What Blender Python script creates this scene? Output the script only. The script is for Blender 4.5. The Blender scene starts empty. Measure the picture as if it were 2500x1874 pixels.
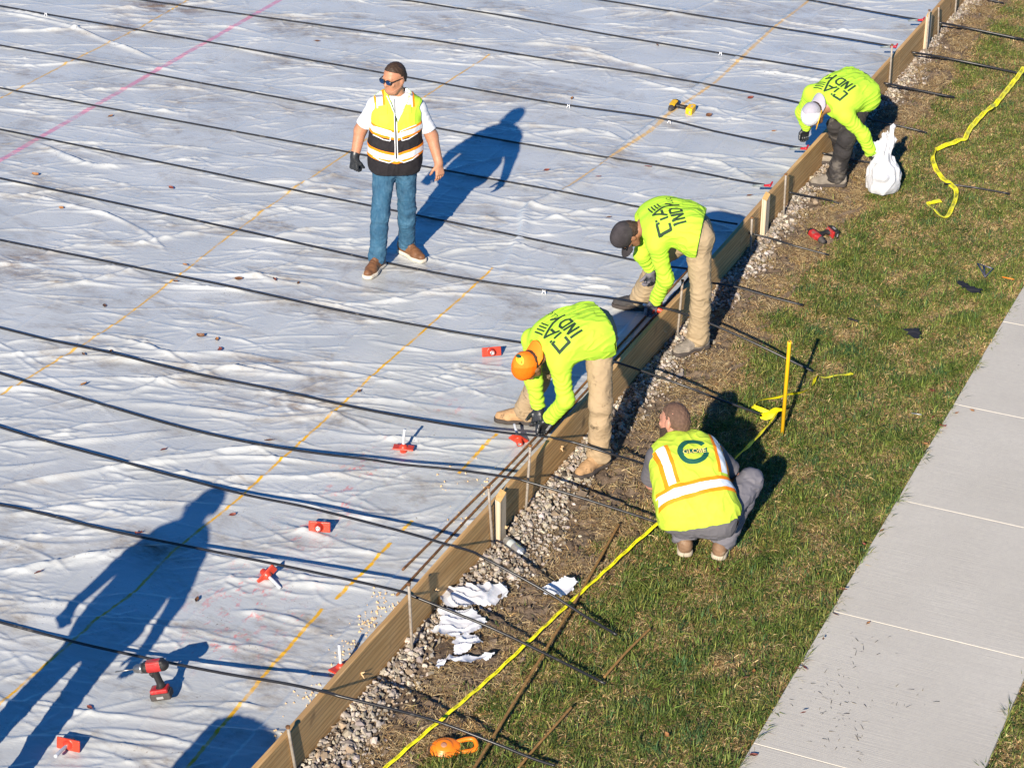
import bpy, math, random
import numpy as np
from mathutils import Vector, Matrix
from mathutils.bvhtree import BVHTree

random.seed(7)
RNG = np.random.default_rng(7)
scene = bpy.context.scene

# ------------------------------------------------------------------ camera
CAM_F, CAM_TILT, CAM_ROLL, CAM_YAW = 5578.9, 0.487654, 0.009696, -0.419296
CAM_POS = np.array([5.36996, -14.99325, 8.04527])
_fw = np.array([math.sin(CAM_YAW) * math.cos(CAM_TILT), math.cos(CAM_YAW) * math.cos(CAM_TILT), -math.sin(CAM_TILT)])
_r0 = np.array([math.cos(CAM_YAW), -math.sin(CAM_YAW), 0.0])
_u0 = np.cross(_r0, _fw)
CAM_R = _r0 * math.cos(CAM_ROLL) + _u0 * math.sin(CAM_ROLL)
CAM_U = -_r0 * math.sin(CAM_ROLL) + _u0 * math.cos(CAM_ROLL)
cam_data = bpy.data.cameras.new("camera")
cam = bpy.data.objects.new("camera", cam_data)
scene.collection.objects.link(cam)
cam_data.sensor_fit = 'HORIZONTAL'
cam_data.sensor_width = 36.0
cam_data.lens = CAM_F / 2500 * 36.0
cam_data.clip_start, cam_data.clip_end = 0.5, 2000
_b = -_fw
cam.matrix_world = Matrix(((CAM_R[0], CAM_U[0], _b[0], CAM_POS[0]), (CAM_R[1], CAM_U[1], _b[1], CAM_POS[1]),
                           (CAM_R[2], CAM_U[2], _b[2], CAM_POS[2]), (0, 0, 0, 1)))
scene.camera = cam

def at(px, py, z=0.0):
    """Place in the world, at height z, of a point measured on the 2500 x 1874 photograph."""
    d = _fw + CAM_R * (px - 1250) / CAM_F - CAM_U * (py - 937) / CAM_F
    return CAM_POS + d * ((z - CAM_POS[2]) / d[2])

# ------------------------------------------------------------------ light
SUN_DIR = np.array([0.131, -0.893, 0.425]); SUN_DIR /= np.linalg.norm(SUN_DIR)     # towards the sun
world = bpy.data.worlds.new("World"); scene.world = world; world.use_nodes = True
wn = world.node_tree.nodes; wl = world.node_tree.links
sky = wn.new('ShaderNodeTexSky'); sky.sky_type = 'NISHITA'; sky.sun_disc = False
sky.sun_elevation = math.asin(SUN_DIR[2])
sky.sun_rotation = math.atan2(SUN_DIR[0], SUN_DIR[1])
sky.air_density = 1.0; sky.dust_density = 0.0; sky.ozone_density = 8.0
deep = wn.new('ShaderNodeMix'); deep.data_type = 'RGBA'; deep.blend_type = 'MULTIPLY'; deep.inputs[0].default_value = 1.0
deep.inputs[7].default_value = (.42, 1.0, 1.32, 1)          # tint added to the sky colour so that shadows turn bluer
wl.new(sky.outputs[0], deep.inputs[6]); wl.new(deep.outputs[2], wn['Background'].inputs[0]); wn['Background'].inputs[1].default_value = 0.06
sun_data = bpy.data.lights.new("sun", 'SUN'); sun_data.energy = 5.0; sun_data.angle = math.radians(0.55)
sun_data.color = (1.0, 0.89, 0.745)
sun = bpy.data.objects.new("sun", sun_data); scene.collection.objects.link(sun)
sun.rotation_euler = Vector(SUN_DIR).to_track_quat('Z', 'Y').to_euler()
sun.location = (2, -20, 12)
scene.view_settings.view_transform = 'Standard'; scene.view_settings.look = 'None'
scene.view_settings.exposure = 0.78; scene.view_settings.gamma = 1.0

# ------------------------------------------------------------------ helpers: objects
COL = scene.collection
def tag(o, label=None, cat=None, group=None, kind=None):
    if label: o['label'] = label
    if cat: o['category'] = cat
    if group: o['group'] = group
    if kind: o['kind'] = kind
    return o

def thing(name, loc, label, cat, group=None, rz=0.0):
    o = bpy.data.objects.new(name, None); COL.objects.link(o)
    o.empty_display_size = 0.1
    o.location = [float(c) for c in loc]; o.rotation_euler = (0, 0, rz)
    return tag(o, label, cat, group)

def copy_tree(o, parent=None):
    c = o.copy(); COL.objects.link(c); c.parent = parent
    for ch in list(o.children): copy_tree(ch, c)
    return c

def build(name, V, F, mats, parent=None, base=None, smooth=True, midx=None):
    """ONE mesh object. V in world space; moved into the parent's frame (base = the thing's base)."""
    V = np.asarray(V, dtype=np.float64).reshape(-1, 3)
    if base is None and parent is not None:
        q = parent
        base = np.zeros(3)
        while q is not None:
            base = base + np.array(q.location); q = q.parent
    if base is not None: V = V - np.asarray(base)
    me = bpy.data.meshes.new(name)
    if isinstance(F, np.ndarray) and F.ndim == 2:
        n, k = F.shape
        me.vertices.add(len(V)); me.vertices.foreach_set('co', V.astype(np.float32).ravel())
        me.loops.add(n * k); me.loops.foreach_set('vertex_index', F.astype(np.int32).ravel())
        me.polygons.add(n); me.polygons.foreach_set('loop_start', np.arange(0, n * k, k, dtype=np.int32))
        me.update(calc_edges=True)
    else:
        me.from_pydata(V.tolist(), [], [list(map(int, f)) for f in F]); me.update()
    if not isinstance(mats, (list, tuple)): mats = [mats]
    for m in mats: me.materials.append(m)
    n = len(me.polygons)
    if midx is not None: me.polygons.foreach_set('material_index', np.asarray(midx, dtype=np.int32))
    me.polygons.foreach_set('use_smooth', np.full(n, bool(smooth)))
    me.update()
    o = bpy.data.objects.new(name, me); COL.objects.link(o)
    if parent is not None: o.parent = parent
    return o

class MB:
    """collects simple solids that become one mesh"""
    def __init__(s): s.V = []; s.F = []; s.m = []
    def add(s, V, F, m=0):
        o = len(s.V); s.V += [tuple(map(float, v)) for v in V]
        s.F += [[i + o for i in f] for f in F]; s.m += [m] * len(F); return s
    def box(s, c, size, ax=None, m=0, bev=0.0):
        c = np.asarray(c, float); hx, hy, hz = [q / 2 for q in size]
        ax = np.eye(3) if ax is None else np.asarray(ax, float)
        b = min(bev, hx * .49, hy * .49, hz * .49)
        if b <= 0:
            P = [(x, y, z) for x in (-hx, hx) for y in (-hy, hy) for z in (-hz, hz)]
            F = [(0, 1, 3, 2), (4, 6, 7, 5), (0, 4, 5, 1), (2, 3, 7, 6), (0, 2, 6, 4), (1, 5, 7, 3)]
            return s.add([c + ax.T @ np.array(p) for p in P], F, m)
        # bevelled: octagonal rings in z
        ring = lambda ex, ey, z: [(-ex + b, -ey, z), (ex - b, -ey, z), (ex, -ey + b, z), (ex, ey - b, z), (ex - b, ey, z), (-ex + b, ey, z), (-ex, ey - b, z), (-ex, -ey + b, z)]
        R = ring(hx - b, hy - b, -hz) + ring(hx, hy, -hz + b) + ring(hx, hy, hz - b) + ring(hx - b, hy - b, hz)
        F = [tuple(range(7, -1, -1)), tuple(range(24, 32))]
        for k in range(3):
            for i in range(8): F.append((k * 8 + i, k * 8 + (i + 1) % 8, k * 8 + 8 + (i + 1) % 8, k * 8 + 8 + i))
        return s.add([c + ax.T @ np.array(p) for p in R], F, m)
    def tube(s, pts, r, n=8, m=0, caps=True):
        V, F = tube_mesh(pts, r, n, caps); return s.add(V, F, m)
    def build(s, name, mats, parent=None, base=None, smooth=False):
        return build(name, s.V, s.F, mats, parent, base, smooth, s.m)

def tube_mesh(pts, r, n=8, caps=True):
    pts = np.asarray(pts, float); k = len(pts)
    r = np.full(k, r) if np.isscalar(r) else np.asarray(r, float)
    T = np.gradient(pts, axis=0) if k > 2 else np.repeat((pts[1] - pts[0])[None], 2, 0)
    T /= np.linalg.norm(T, axis=1)[:, None] + 1e-12
    up = np.array([0, 0, 1.0]) if abs(T[0][2]) < .9 else np.array([1.0, 0, 0])
    A = up - T[0] * (up @ T[0]); A /= np.linalg.norm(A)
    V = []; ang = np.arange(n) * 2 * math.pi / n
    for i in range(k):
        A = A - T[i] * (A @ T[i]); A /= np.linalg.norm(A); B = np.cross(T[i], A)
        V.append(pts[i] + r[i] * (np.cos(ang)[:, None] * A + np.sin(ang)[:, None] * B))
    V = np.concatenate(V); F = []
    for i in range(k - 1):
        for j in range(n): F.append((i * n + j, i * n + (j + 1) % n, (i + 1) * n + (j + 1) % n, (i + 1) * n + j))
    if caps: F.append(tuple(range(n - 1, -1, -1))); F.append(tuple((k - 1) * n + j for j in range(n)))
    return V, F

def lathe(prof, c, axis, n=20):
    """prof: (radius, height) along axis from c"""
    axis = np.asarray(axis, float) / np.linalg.norm(axis)
    u = np.array([0, 0, 1.0]) if abs(axis[2]) < .9 else np.array([1.0, 0, 0])
    A = np.cross(axis, u); A /= np.linalg.norm(A); B = np.cross(axis, A)
    V = []; F = []
    for rr, hh in prof:
        for j in range(n):
            t = 2 * math.pi * j / n
            V.append(np.asarray(c) + axis * hh + rr * (math.cos(t) * A + math.sin(t) * B))
    for i in range(len(prof) - 1):
        for j in range(n): F.append((i * n + j, i * n + (j + 1) % n, (i + 1) * n + (j + 1) % n, (i + 1) * n + j))
    F.append(tuple(range(n - 1, -1, -1))); F.append(tuple((len(prof) - 1) * n + j for j in range(n)))
    return V, F

def smooth_path(pts, per=8):
    """Catmull-Rom through the points"""
    P = np.asarray(pts, float); P = np.vstack([2 * P[0] - P[1], P, 2 * P[-1] - P[-2]]); out = []
    for i in range(1, len(P) - 2):
        for t in np.linspace(0, 1, per, endpoint=False):
            a, b, c, d = P[i - 1:i + 3]
            out.append(.5 * (2 * b + (c - a) * t + (2 * a - 5 * b + 4 * c - d) * t * t + (3 * b - a - 3 * c + d) * t ** 3))
    out.append(P[-2]); return np.array(out)

def wnoise(P, scale, seed=0, n=10, aniso=None):
    """smooth pseudo-noise in about [-1, 1]: a sum of plane waves; aniso scales the axes' frequency"""
    g = np.random.default_rng(seed); P = np.asarray(P)
    K = g.normal(size=(n, P.shape[-1])); K /= np.linalg.norm(K, axis=1)[:, None]
    K *= (0.6 + 0.8 * g.random((n, 1))) * 2 * math.pi / scale
    if aniso is not None: K = K * np.asarray(aniso)[None]
    ph = g.random(n) * 6.283
    s = 0
    for i in range(n): s = s + np.sin(P @ K[i] + ph[i])
    return s / math.sqrt(n / 2) * .6

# ------------------------------------------------------------------ helpers: materials
class NT:
    def __init__(s, name):
        s.m = bpy.data.materials.new(name); s.m.use_nodes = True
        s.t = s.m.node_tree; s.b = s.t.nodes['Principled BSDF']; s.out = s.t.nodes['Material Output']
    def n(s, typ, **kw):
        q = s.t.nodes.new(typ)
        for k, v in kw.items(): setattr(q, k, v)
        return q
    def l(s, a, b): s.t.links.new(a, b)
    def coord(s, scale=(1, 1, 1), kind='Object', rot=(0, 0, 0)):
        tc = s.n('ShaderNodeTexCoord'); mp = s.n('ShaderNodeMapping')
        mp.inputs['Scale'].default_value = scale; mp.inputs['Rotation'].default_value = rot
        s.l(tc.outputs[kind], mp.inputs['Vector']); return mp.outputs[0]
    def noise(s, co, scale, detail=3, rough=.55, dist=0.0):
        q = s.n('ShaderNodeTexNoise'); q.inputs['Scale'].default_value = scale; q.inputs['Detail'].default_value = detail
        q.inputs['Roughness'].default_value = rough; q.inputs['Distortion'].default_value = dist
        s.l(co, q.inputs['Vector']); return q.outputs['Fac']
    def ramp(s, fac, stops, interp='LINEAR'):
        q = s.n('ShaderNodeValToRGB'); q.color_ramp.interpolation = interp
        e = q.color_ramp.elements
        while len(e) < len(stops): e.new(.5)
        for i, (p, c) in enumerate(stops):
            e[i].position = p; e[i].color = (c[0], c[1], c[2], 1) if hasattr(c, '__len__') else (c, c, c, 1)
        s.l(fac, q.inputs[0]); return q.outputs[0]
    def mix(s, fac, a, b, mode='MIX'):
        q = s.n('ShaderNodeMix', data_type='RGBA', blend_type=mode)
        for sock, v in ((0, fac), (6, a), (7, b)):
            if hasattr(v, 'is_output') or isinstance(v, bpy.types.NodeSocket): s.l(v, q.inputs[sock])
            elif sock == 0: q.inputs[0].default_value = v
            else: q.inputs[sock].default_value = (v[0], v[1], v[2], 1)
        return q.outputs[2]
    def math(s, op, a, b=None):
        q = s.n('ShaderNodeMath', operation=op)
        for i, v in enumerate((a, b)):
            if v is None: continue
            if isinstance(v, bpy.types.NodeSocket): s.l(v, q.inputs[i])
            else: q.inputs[i].default_value = v
        return q.outputs[0]
    def attr(s, name):
        q = s.n('ShaderNodeAttribute'); q.attribute_name = name; return q
    def bump(s, h, strength=.4, dist=.01, normal=None):
        q = s.n('ShaderNodeBump'); q.inputs['Strength'].default_value = strength; q.inputs['Distance'].default_value = dist
        s.l(h, q.inputs['Height'])
        if normal is not None: s.l(normal, q.inputs['Normal'])
        return q.outputs[0]
    def set(s, col=None, rough=None, metal=None, normal=None, spec=None):
        for k, v in (('Base Color', col), ('Roughness', rough), ('Metallic', metal), ('Normal', normal), ('Specular IOR Level', spec)):
            if v is None: continue
            if isinstance(v, bpy.types.NodeSocket): s.l(v, s.b.inputs[k])
            elif k == 'Base Color': s.b.inputs[k].default_value = (v[0], v[1], v[2], 1)
            else: s.b.inputs[k].default_value = v
        return s.m

def mat(name, col, rough=.6, metal=0.0, var=.18, scale=14, bump=.25, bscale=60, bdist=.004, spec=.4, stretch=(1, 1, 1), dirt=None):
    """base colour with soft tonal variation and a fine bump; dirt = (colour, scale, threshold)"""
    t = NT(name); co = t.coord(stretch)
    f = t.noise(co, scale, 4)
    lo = [c * (1 - var) for c in col]; hi = [min(1, c * (1 + var)) for c in col]
    c = t.ramp(f, [(.25, lo), (.75, hi)])
    if dirt:
        d = t.ramp(t.noise(co, dirt[1], 6, .65), [(dirt[2], 0.0), (min(1, dirt[2] + .12), 1.0)])
        c = t.mix(d, c, dirt[0])
    nrm = t.bump(t.noise(co, bscale, 3), bump, bdist)
    return t.set(c, rough, metal, nrm, spec)
# ================================================================== SETTING
ZP = 0.07            # level of the plastic inside the form
BH = 0.286           # top of the form boards; z = 0 is the gravel level outside, x = 0 the boards' outer face

def in_view(x, y, z=0.0, margin=0.25):
    """True for points the photograph could show, with a margin (fraction of the frame) all round"""
    d = np.stack([x - CAM_POS[0], y - CAM_POS[1], np.full_like(x, z) - CAM_POS[2]], -1)
    k = CAM_F / (d @ _fw); u = (d @ CAM_R) * k; v = (d @ CAM_U) * k
    return (np.abs(u) < 1250 * (1 + margin)) & (np.abs(v) < 937 * (1 + margin))

def grid_mesh(xs, ys, hfun, keep):
    X, Y = np.meshgrid(xs, ys, indexing='ij'); k = keep(X, Y)
    idx = np.full(X.shape, -1, dtype=np.int64)
    q = k[:-1, :-1] & k[1:, :-1] & k[1:, 1:] & k[:-1, 1:]
    use = np.zeros_like(k); use[:-1, :-1] |= q; use[1:, :-1] |= q; use[1:, 1:] |= q; use[:-1, 1:] |= q
    idx[use] = np.arange(use.sum())
    x, y = X[use], Y[use]
    V = np.stack([x, y, hfun(x, y)], 1)
    F = np.stack([idx[:-1, :-1][q], idx[1:, :-1][q], idx[1:, 1:][q], idx[:-1, 1:][q]], 1)
    return V, F

def fattr(o, name, arr):
    a = o.data.attributes.new(name, 'FLOAT', 'POINT'); a.data.foreach_set('value', np.asarray(arr, dtype=np.float32))

def poly_dist(x, y, pts):
    """distance to a polyline and position 0..1 along it"""
    best = np.full(x.shape, 1e9); tt = np.zeros(x.shape)
    seg = np.diff(pts, axis=0); L = np.linalg.norm(seg, axis=1); cum = np.concatenate([[0], np.cumsum(L)])
    for i in range(len(seg)):
        t = np.clip(((x - pts[i, 0]) * seg[i, 0] + (y - pts[i, 1]) * seg[i, 1]) / (L[i] ** 2 + 1e-9), 0, 1)
        dx = x - pts[i, 0] - t * seg[i, 0]; dy = y - pts[i, 1] - t * seg[i, 1]
        d = np.hypot(dx, dy); m = d < np.abs(best)
        sgn = np.sign(seg[i, 0] * dy - seg[i, 1] * dx)
        best = np.where(m, d * sgn, best); tt = np.where(m, (cum[i] + t * L[i]) / cum[-1], tt)
    return best, tt

# ------------------------------------------------------------------ plastic sheet
FOLDS = []   # (polyline world xy, height, width)
def fold_px(pts, h, w):
    FOLDS.append((smooth_path([at(a, b, ZP)[:2] for a, b in pts], 5), h * 1.0, w * .72))
for pts, h, w in [
    ([(34, 878), (180, 872), (295, 876), (464, 891), (620, 905), (770, 925)], .030, .045),
    ([(0, 1185), (150, 1162), (316, 1134), (549, 1100), (717, 1088)], .034, .050),
    ([(190, 942), (304, 957), (422, 921), (560, 900), (640, 896), (770, 925)], .022, .05),
    ([(0, 1396), (140, 1372), (290, 1345), (420, 1333)], .034, .055),
    ([(300, 985), (430, 990), (560, 1008), (700, 1020), (900, 1000)], .022, .05),
    ([(0, 1080), (150, 1078), (300, 1065), (420, 1050)], .020, .05),
    ([(0, 76), (90, 75), (180, 72)], .03, .04),
    ([(0, 30), (60, 38), (150, 58), (250, 95), (330, 125), (390, 148)], .028, .045),
    ([(90, 350), (140, 370), (190, 392), (250, 405), (330, 402)], .028, .05),
    ([(330, 207), (430, 212), (520, 222)], .018, .035),
    ([(460, 555), (560, 540), (660, 512), (740, 508)], .026, .05),
    ([(690, 470), (760, 440), (830, 420)], .026, .045),
    ([(200, 600), (330, 595), (450, 570), (560, 555)], .020, .04),
    ([(90, 700), (200, 690), (290, 665), (390, 640)], .020, .04),
    ([(640, 590), (740, 560), (880, 555)], .020, .04),
    ([(830, 740), (950, 735), (1080, 705), (1200, 690)], .024, .045),
    ([(1010, 640), (1120, 610), (1230, 600)], .020, .04),
    ([(1255, 105), (1340, 108), (1440, 122), (1520, 150)], .026, .045),
    ([(1300, 140), (1420, 130), (1560, 160), (1650, 182)], .022, .04),
    ([(1270, 330), (1370, 322), (1460, 318), (1540, 350)], .022, .045),
    ([(1570, 375), (1660, 380), (1760, 400), (1840, 440)], .026, .05),
    ([(1080, 420), (1180, 395), (1260, 380)], .022, .04),
    ([(1500, 565), (1600, 545), (1700, 540), (1790, 560)], .020, .04),
    ([(1290, 545), (1400, 520), (1500, 505)], .022, .04),
    ([(900, 830), (1010, 850), (1100, 860), (1230, 840)], .016, .04),
    ([(560, 1490), (680, 1500), (790, 1540)], .018, .04),
    ([(0, 1260), (100, 1248), (200, 1240), (330, 1260)], .020, .05),
    ([(700, 1000), (800, 985), (900, 990), (1000, 1000)], .016, .04),
]: fold_px(pts, h, w)
# the raised lap along the sheet's joint, between the two paint lines
LAP = smooth_path([at(a, b, ZP)[:2] for a, b in [(1205, 720), (1240, 640), (1275, 560), (1290, 505), (1420, 445), (1520, 360), (1620, 285), (1700, 215), (1800, 140), (1900, 60), (1960, 5)]], 5)
HX = np.arange(-11.8, .021, .0105); HY = np.arange(-8.4, 11.0, .0105)
def make_field():
    """height of the sheet above ZP on a fine grid: flat plastic crossed by thousands of single wrinkles"""
    X, Y = np.meshgrid(HX, HY, indexing='ij'); P = np.stack([X, Y], -1)
    H = np.zeros(X.shape); g = np.random.default_rng(3)
    patch = wnoise(P, 1.2, 11, 9)                                  # where the sheet is slack
    def stroke(cx_, cy_, L, ang, hh, w, bend, wob):
        R = L / 2 + 4 * w; i0, i1 = np.searchsorted(HX, (cx_ - R, cx_ + R)); j0, j1 = np.searchsorted(HY, (cy_ - R, cy_ + R))
        if i1 - i0 < 2 or j1 - j0 < 2: return
        dx = HX[i0:i1, None] - cx_; dy = HY[None, j0:j1] - cy_; c, s_ = math.cos(ang), math.sin(ang)
        u = dx * c + dy * s_; v = -dx * s_ + dy * c; t_ = u / (L / 2)
        d = v - bend * L * (t_ * t_ - .4) - wob * L * np.sin(t_ * 4.1 + wob * 99)
        env = np.clip(1 - t_ * t_, 0, 1) ** .8 * (.72 + .28 * np.sin(t_ * 6 + bend * 77))
        H[i0:i1, j0:j1] = np.maximum(H[i0:i1, j0:j1] * .55, 0) * 0 + H[i0:i1, j0:j1] + hh * env * np.exp(-(d / np.where(d > 0, w * .55, w * 1.25)) ** 2)
    def scatter(n, L, hh, w, ang, sp, thr):
        k = 0
        while k < n:
            y = g.uniform(-7.6, 10.4); x = g.uniform(max(-11.5, -3.9 - (y + 8) * .56), -.07)
            if patch[min(np.searchsorted(HX, x), len(HX) - 1), min(np.searchsorted(HY, y), len(HY) - 1)] + g.normal(0, .35) < thr: k += .34; continue
            k += 1; near = np.clip((-.05 - x) / .5, .45, 1)
            l = math.exp(g.uniform(math.log(L[0]), math.log(L[1])))
            stroke(x, y, l, math.radians(g.normal(ang, sp)), g.uniform(*hh) * near, g.uniform(*w), g.normal(0, .07), g.normal(0, .018))
    scatter(280, (.7, 2.4), (.011, .022), (.019, .034), 18, 13, -.7)
    scatter(2700, (.25, .95), (.0045, .0115), (.0110, .018), 20, 19, -.3)
    scatter(800, (.18, .60), (.0035, .0090), (.0110, .017), 72, 26, -.25)
    scatter(5500, (.09, .32), (.0018, .0042), (.0090, .0120), 24, 30, -.3)
    H += .0016 * wnoise(P, .7, 41)
    for k, xc in enumerate((-.62, -.95, -1.28, -2.2, -2.75, -3.3, -4.6, -5.2, -5.9, -6.3, -7.2, -8.1)):    # fold lines from the roll
        H += .0045 * np.exp(-((X - xc - .012 * np.sin(Y * (.5 + .1 * k) + k)) / .010) ** 2)
    for k, yc in enumerate((-5.1, -4.0, -2.4, -1.5, .5, 1.7, 3.4, 4.6, 6.4)):
        H += .0035 * np.exp(-((Y - yc - .02 * np.sin(X + k)) / .011) ** 2)
    for pts, hh, ww in FOLDS + [(LAP, .034, .055)]:
        lo, hi = pts.min(0) - 3 * ww, pts.max(0) + 3 * ww
        i0, i1 = np.searchsorted(HX, (lo[0], hi[0])); j0, j1 = np.searchsorted(HY, (lo[1], hi[1]))
        if i1 - i0 < 2 or j1 - j0 < 2: continue
        x, y = X[i0:i1, j0:j1], Y[i0:i1, j0:j1]; d, t_ = poly_dist(x, y, pts)
        taper = np.clip(np.minimum(t_, 1 - t_) * 4.5, 0, 1) ** .7 * (.75 + .25 * np.sin(t_ * 17 + hh * 900))
        H[i0:i1, j0:j1] += hh * taper * np.exp(-(d / np.where(d > 0, ww * .5, ww * 1.15)) ** 2)
    H += .010 * np.clip((X + .345 + .012 * np.sin(Y * 1.3)) / .012, 0, 1) * np.clip(2.2 - Y, 0, 1)      # the strip lapped over at the form
    return np.clip(H, -.004, .052)
HFIELD = make_field()
def plastic_h(x, y):
    fx = np.clip((np.asarray(x) - HX[0]) / .0105, 0, len(HX) - 1.001); fy = np.clip((np.asarray(y) - HY[0]) / .0105, 0, len(HY) - 1.001)
    i, j = fx.astype(int), fy.astype(int); a, b = fx - i, fy - j
    return ZP + (HFIELD[i, j] * (1 - a) + HFIELD[i + 1, j] * a) * (1 - b) + (HFIELD[i, j + 1] * (1 - a) + HFIELD[i + 1, j + 1] * a) * b

STEP = .0115
V, F = grid_mesh(np.arange(-11.5, -.037, STEP), np.arange(-8.0, 10.6, STEP), plastic_h, lambda X, Y: in_view(X, Y, ZP, .14))
PX, PY = V[:, 0].copy(), V[:, 1].copy()

t = NT('white_plastic')
co = t.coord(); co2 = t.coord((.45, 1, 1), rot=(0, 0, -.35))
base = t.ramp(t.noise(co, 1.3, 5, .6), [(.3, (.435, .455, .452)), (.7, (.540, .558, .548))])
# worn-in dirt, grit and stains
st = t.ramp(t.noise(co2, 1.7, 8, .74, .5), [(.50, 0.0), (.64, 1.0)])
st2 = t.ramp(t.noise(co, 8, 6, .7), [(.38, .25), (.65, 1.0)])
base = t.mix(t.math('MULTIPLY', t.math('MULTIPLY', st, st2), .95), base, (.26, .225, .18))
grit = t.ramp(t.noise(co, 55, 2, .5), [(.67, 0.0), (.70, 1.0)])
gm = t.ramp(t.noise(co, 3.3, 4, .6), [(.50, 0.0), (.66, 1.0)])
base = t.mix(t.math('MULTIPLY', t.math('MULTIPLY', grit, gm), .8), base, (.13, .09, .06))
wob = t.math('MULTIPLY', t.math('SUBTRACT', t.noise(co, 16, 4, .6), .5), .022)
brk = t.ramp(t.noise(co, 9, 5, .65), [(.32, .25), (.52, 1.0)])
for nm, wd, col, op in (('line_a', .011, (.62, .36, .05), .9), ('line_b', .013, (.60, .36, .06), .9), ('line_c', .011, (.70, .38, .015), 1.0),
                        ('line_c_far', .016, (.62, .38, .10), .8), ('line_d', .013, (.74, .40, .01), 1.0), ('pink', .032, (.58, .21, .30), .78)):
    d = t.math('ABSOLUTE', t.math('ADD', t.attr(nm).outputs['Fac'], wob if nm != 'pink' else 0.0))
    m = t.ramp(t.math('DIVIDE', d, wd * 1.6), [(.45, 1.0), (.72, 0.0)])
    base = t.mix(t.math('MULTIPLY', t.math('MULTIPLY', m, brk), op), base, col)
    if nm != 'pink':   # overspray
        m = t.ramp(t.math('DIVIDE', d, .06), [(.0, 1.0), (.9, 0.0)])
        base = t.mix(t.math('MULTIPLY', t.math('MULTIPLY', m, t.ramp(t.noise(co, 4, 6, .7), [(.52, 0.0), (.75, 1.0)])), .55), base, (.60, .42, .18))
rd = t.math('MULTIPLY', t.attr('red').outputs['Fac'], t.ramp(t.noise(t.coord((1, .5, 1)), 17, 6, .72), [(.56, 0.0), (.63, 1.0)]))
base = t.mix(t.math('MULTIPLY', rd, .7), base, (.62, .10, .10))
br = t.math('MULTIPLY', t.attr('mud').outputs['Fac'], t.ramp(t.noise(co2, 9, 7, .72), [(.42, 0.0), (.62, 1.0)]))
base = t.mix(t.math('MULTIPLY', br, .95), base, (.17, .11, .065))
nf = t.noise(t.coord((.36, 1, 1), rot=(0, 0, -.35)), 15, 5, .6, 1.2)
nf = t.math('POWER', t.math('SUBTRACT', 1.0, t.math('ABSOLUTE', t.math('MULTIPLY', t.math('SUBTRACT', nf, .5), 5.0))), 2.0)
nr = t.bump(nf, .22, .003)
nr = t.bump(t.noise(co, 130, 3, .6), .25, .0015, nr)
PLASTIC = t.set(base, t.ramp(t.noise(co, 7, 4), [(.3, .24), (.7, .42)]), 0.0, nr, .5)

sheet = build('plastic_sheet', V, F, PLASTIC)
tag(sheet, 'wrinkled white plastic sheeting spread inside the wooden form, with orange and pink paint lines', 'plastic sheet')

def line_attr(name, pts, z=ZP, world=False):
    pts = np.array([p if world else at(*p, z)[:2] for p in pts]); o = np.argsort(pts[:, 1]); pts = pts[o]
    d = PX - np.interp(PY, pts[:, 1], pts[:, 0]); d[(PY < pts[0, 1]) | (PY > pts[-1, 1])] = 9
    fattr(sheet, name, d)
line_attr('line_a', [(0, 965), (198, 845), (291, 784), (439, 672), (528, 600), (696, 477), (848, 374), (1042, 233), (1199, 132)])
line_attr('line_b', [(0, 241), (177, 148), (342, 68), (460, 0), (520, -40)])
line_attr('pink', [(-60, 432), (0, 392), (367, 181), (684, 0), (760, -45)])
line_attr('line_c', [(-60, 1775), (0, 1718), (233, 1515), (327, 1445), (420, 1347), (583, 1217), (710, 1100), (836, 988), (900, 925), (1133, 720), (1206, 653)])
line_attr('line_c_far', [(1371, 466), (1589, 322), (1640, 277), (1747, 201), (1894, 68), (1973, 3), (2010, -30)])
dd = np.full(len(PX), 9.0)
for seg in ([(430, 1905), (460, 1870), (649, 1644), (789, 1483)], [(817, 1464), (899, 1385), (954, 1324)], [(980, 1298), (1008, 1270)], [(1118, 1158), (1171, 1100), (1215, 1057)]):
    pts = np.array([at(*p, ZP)[:2] for p in seg]); pts = pts[np.argsort(pts[:, 1])]
    m = (PY > pts[0, 1]) & (PY < pts[-1, 1]); dd[m] = PX[m] - np.interp(PY[m], pts[:, 1], pts[:, 0])
fattr(sheet, 'line_d', dd)
def blobs(lst):
    a = np.zeros(len(PX))
    for px, py, sx, sy, k in lst:
        c = at(px, py, ZP); a = np.maximum(a, k * np.exp(-((PX - c[0]) / sx) ** 2 - ((PY - c[1]) / sy) ** 2))
    return a
fattr(sheet, 'red', blobs([(880, 1150, .16, .45, 1), (600, 1470, .30, .35, 1), (540, 1560, .3, .25, .9), (760, 1300, .25, .2, .8), (640, 1390, .2, .2, .9), (830, 1240, .15, .3, .8), (720, 1510, .2, .2, .7), (1100, 1000, .15, .2, .5)]))
fattr(sheet, 'mud', blobs([(740, 985, .2, .22, .9), (660, 985, .12, .12, .9), (400, 20, .55, .35, 1), (300, 70, .35, .25, .8), (60, 640, .3, .3, .8), (560, 990, .25, .15, .55), (650, 880, .2, .12, .6), (320, 1310, .2, .16, .6),
    (385, 1345, .22, .16, 1), (1230, 240, .3, .2, .5), (1060, 250, .25, .2, .5), (1400, 130, .4, .25, .6), (560, 280, .3, .2, .5), (230, 215, .25, .15, .6), (900, 160, .25, .2, .5), (1500, 160, .3, .2, .5), (840, 740, .2, .2, .4), (1300, 220, .3, .2, .45), (1050, 60, .5, .3, .4), (1600, 430, .3, .2, .4), (100, 1180, .3, .2, .4)]))

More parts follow.
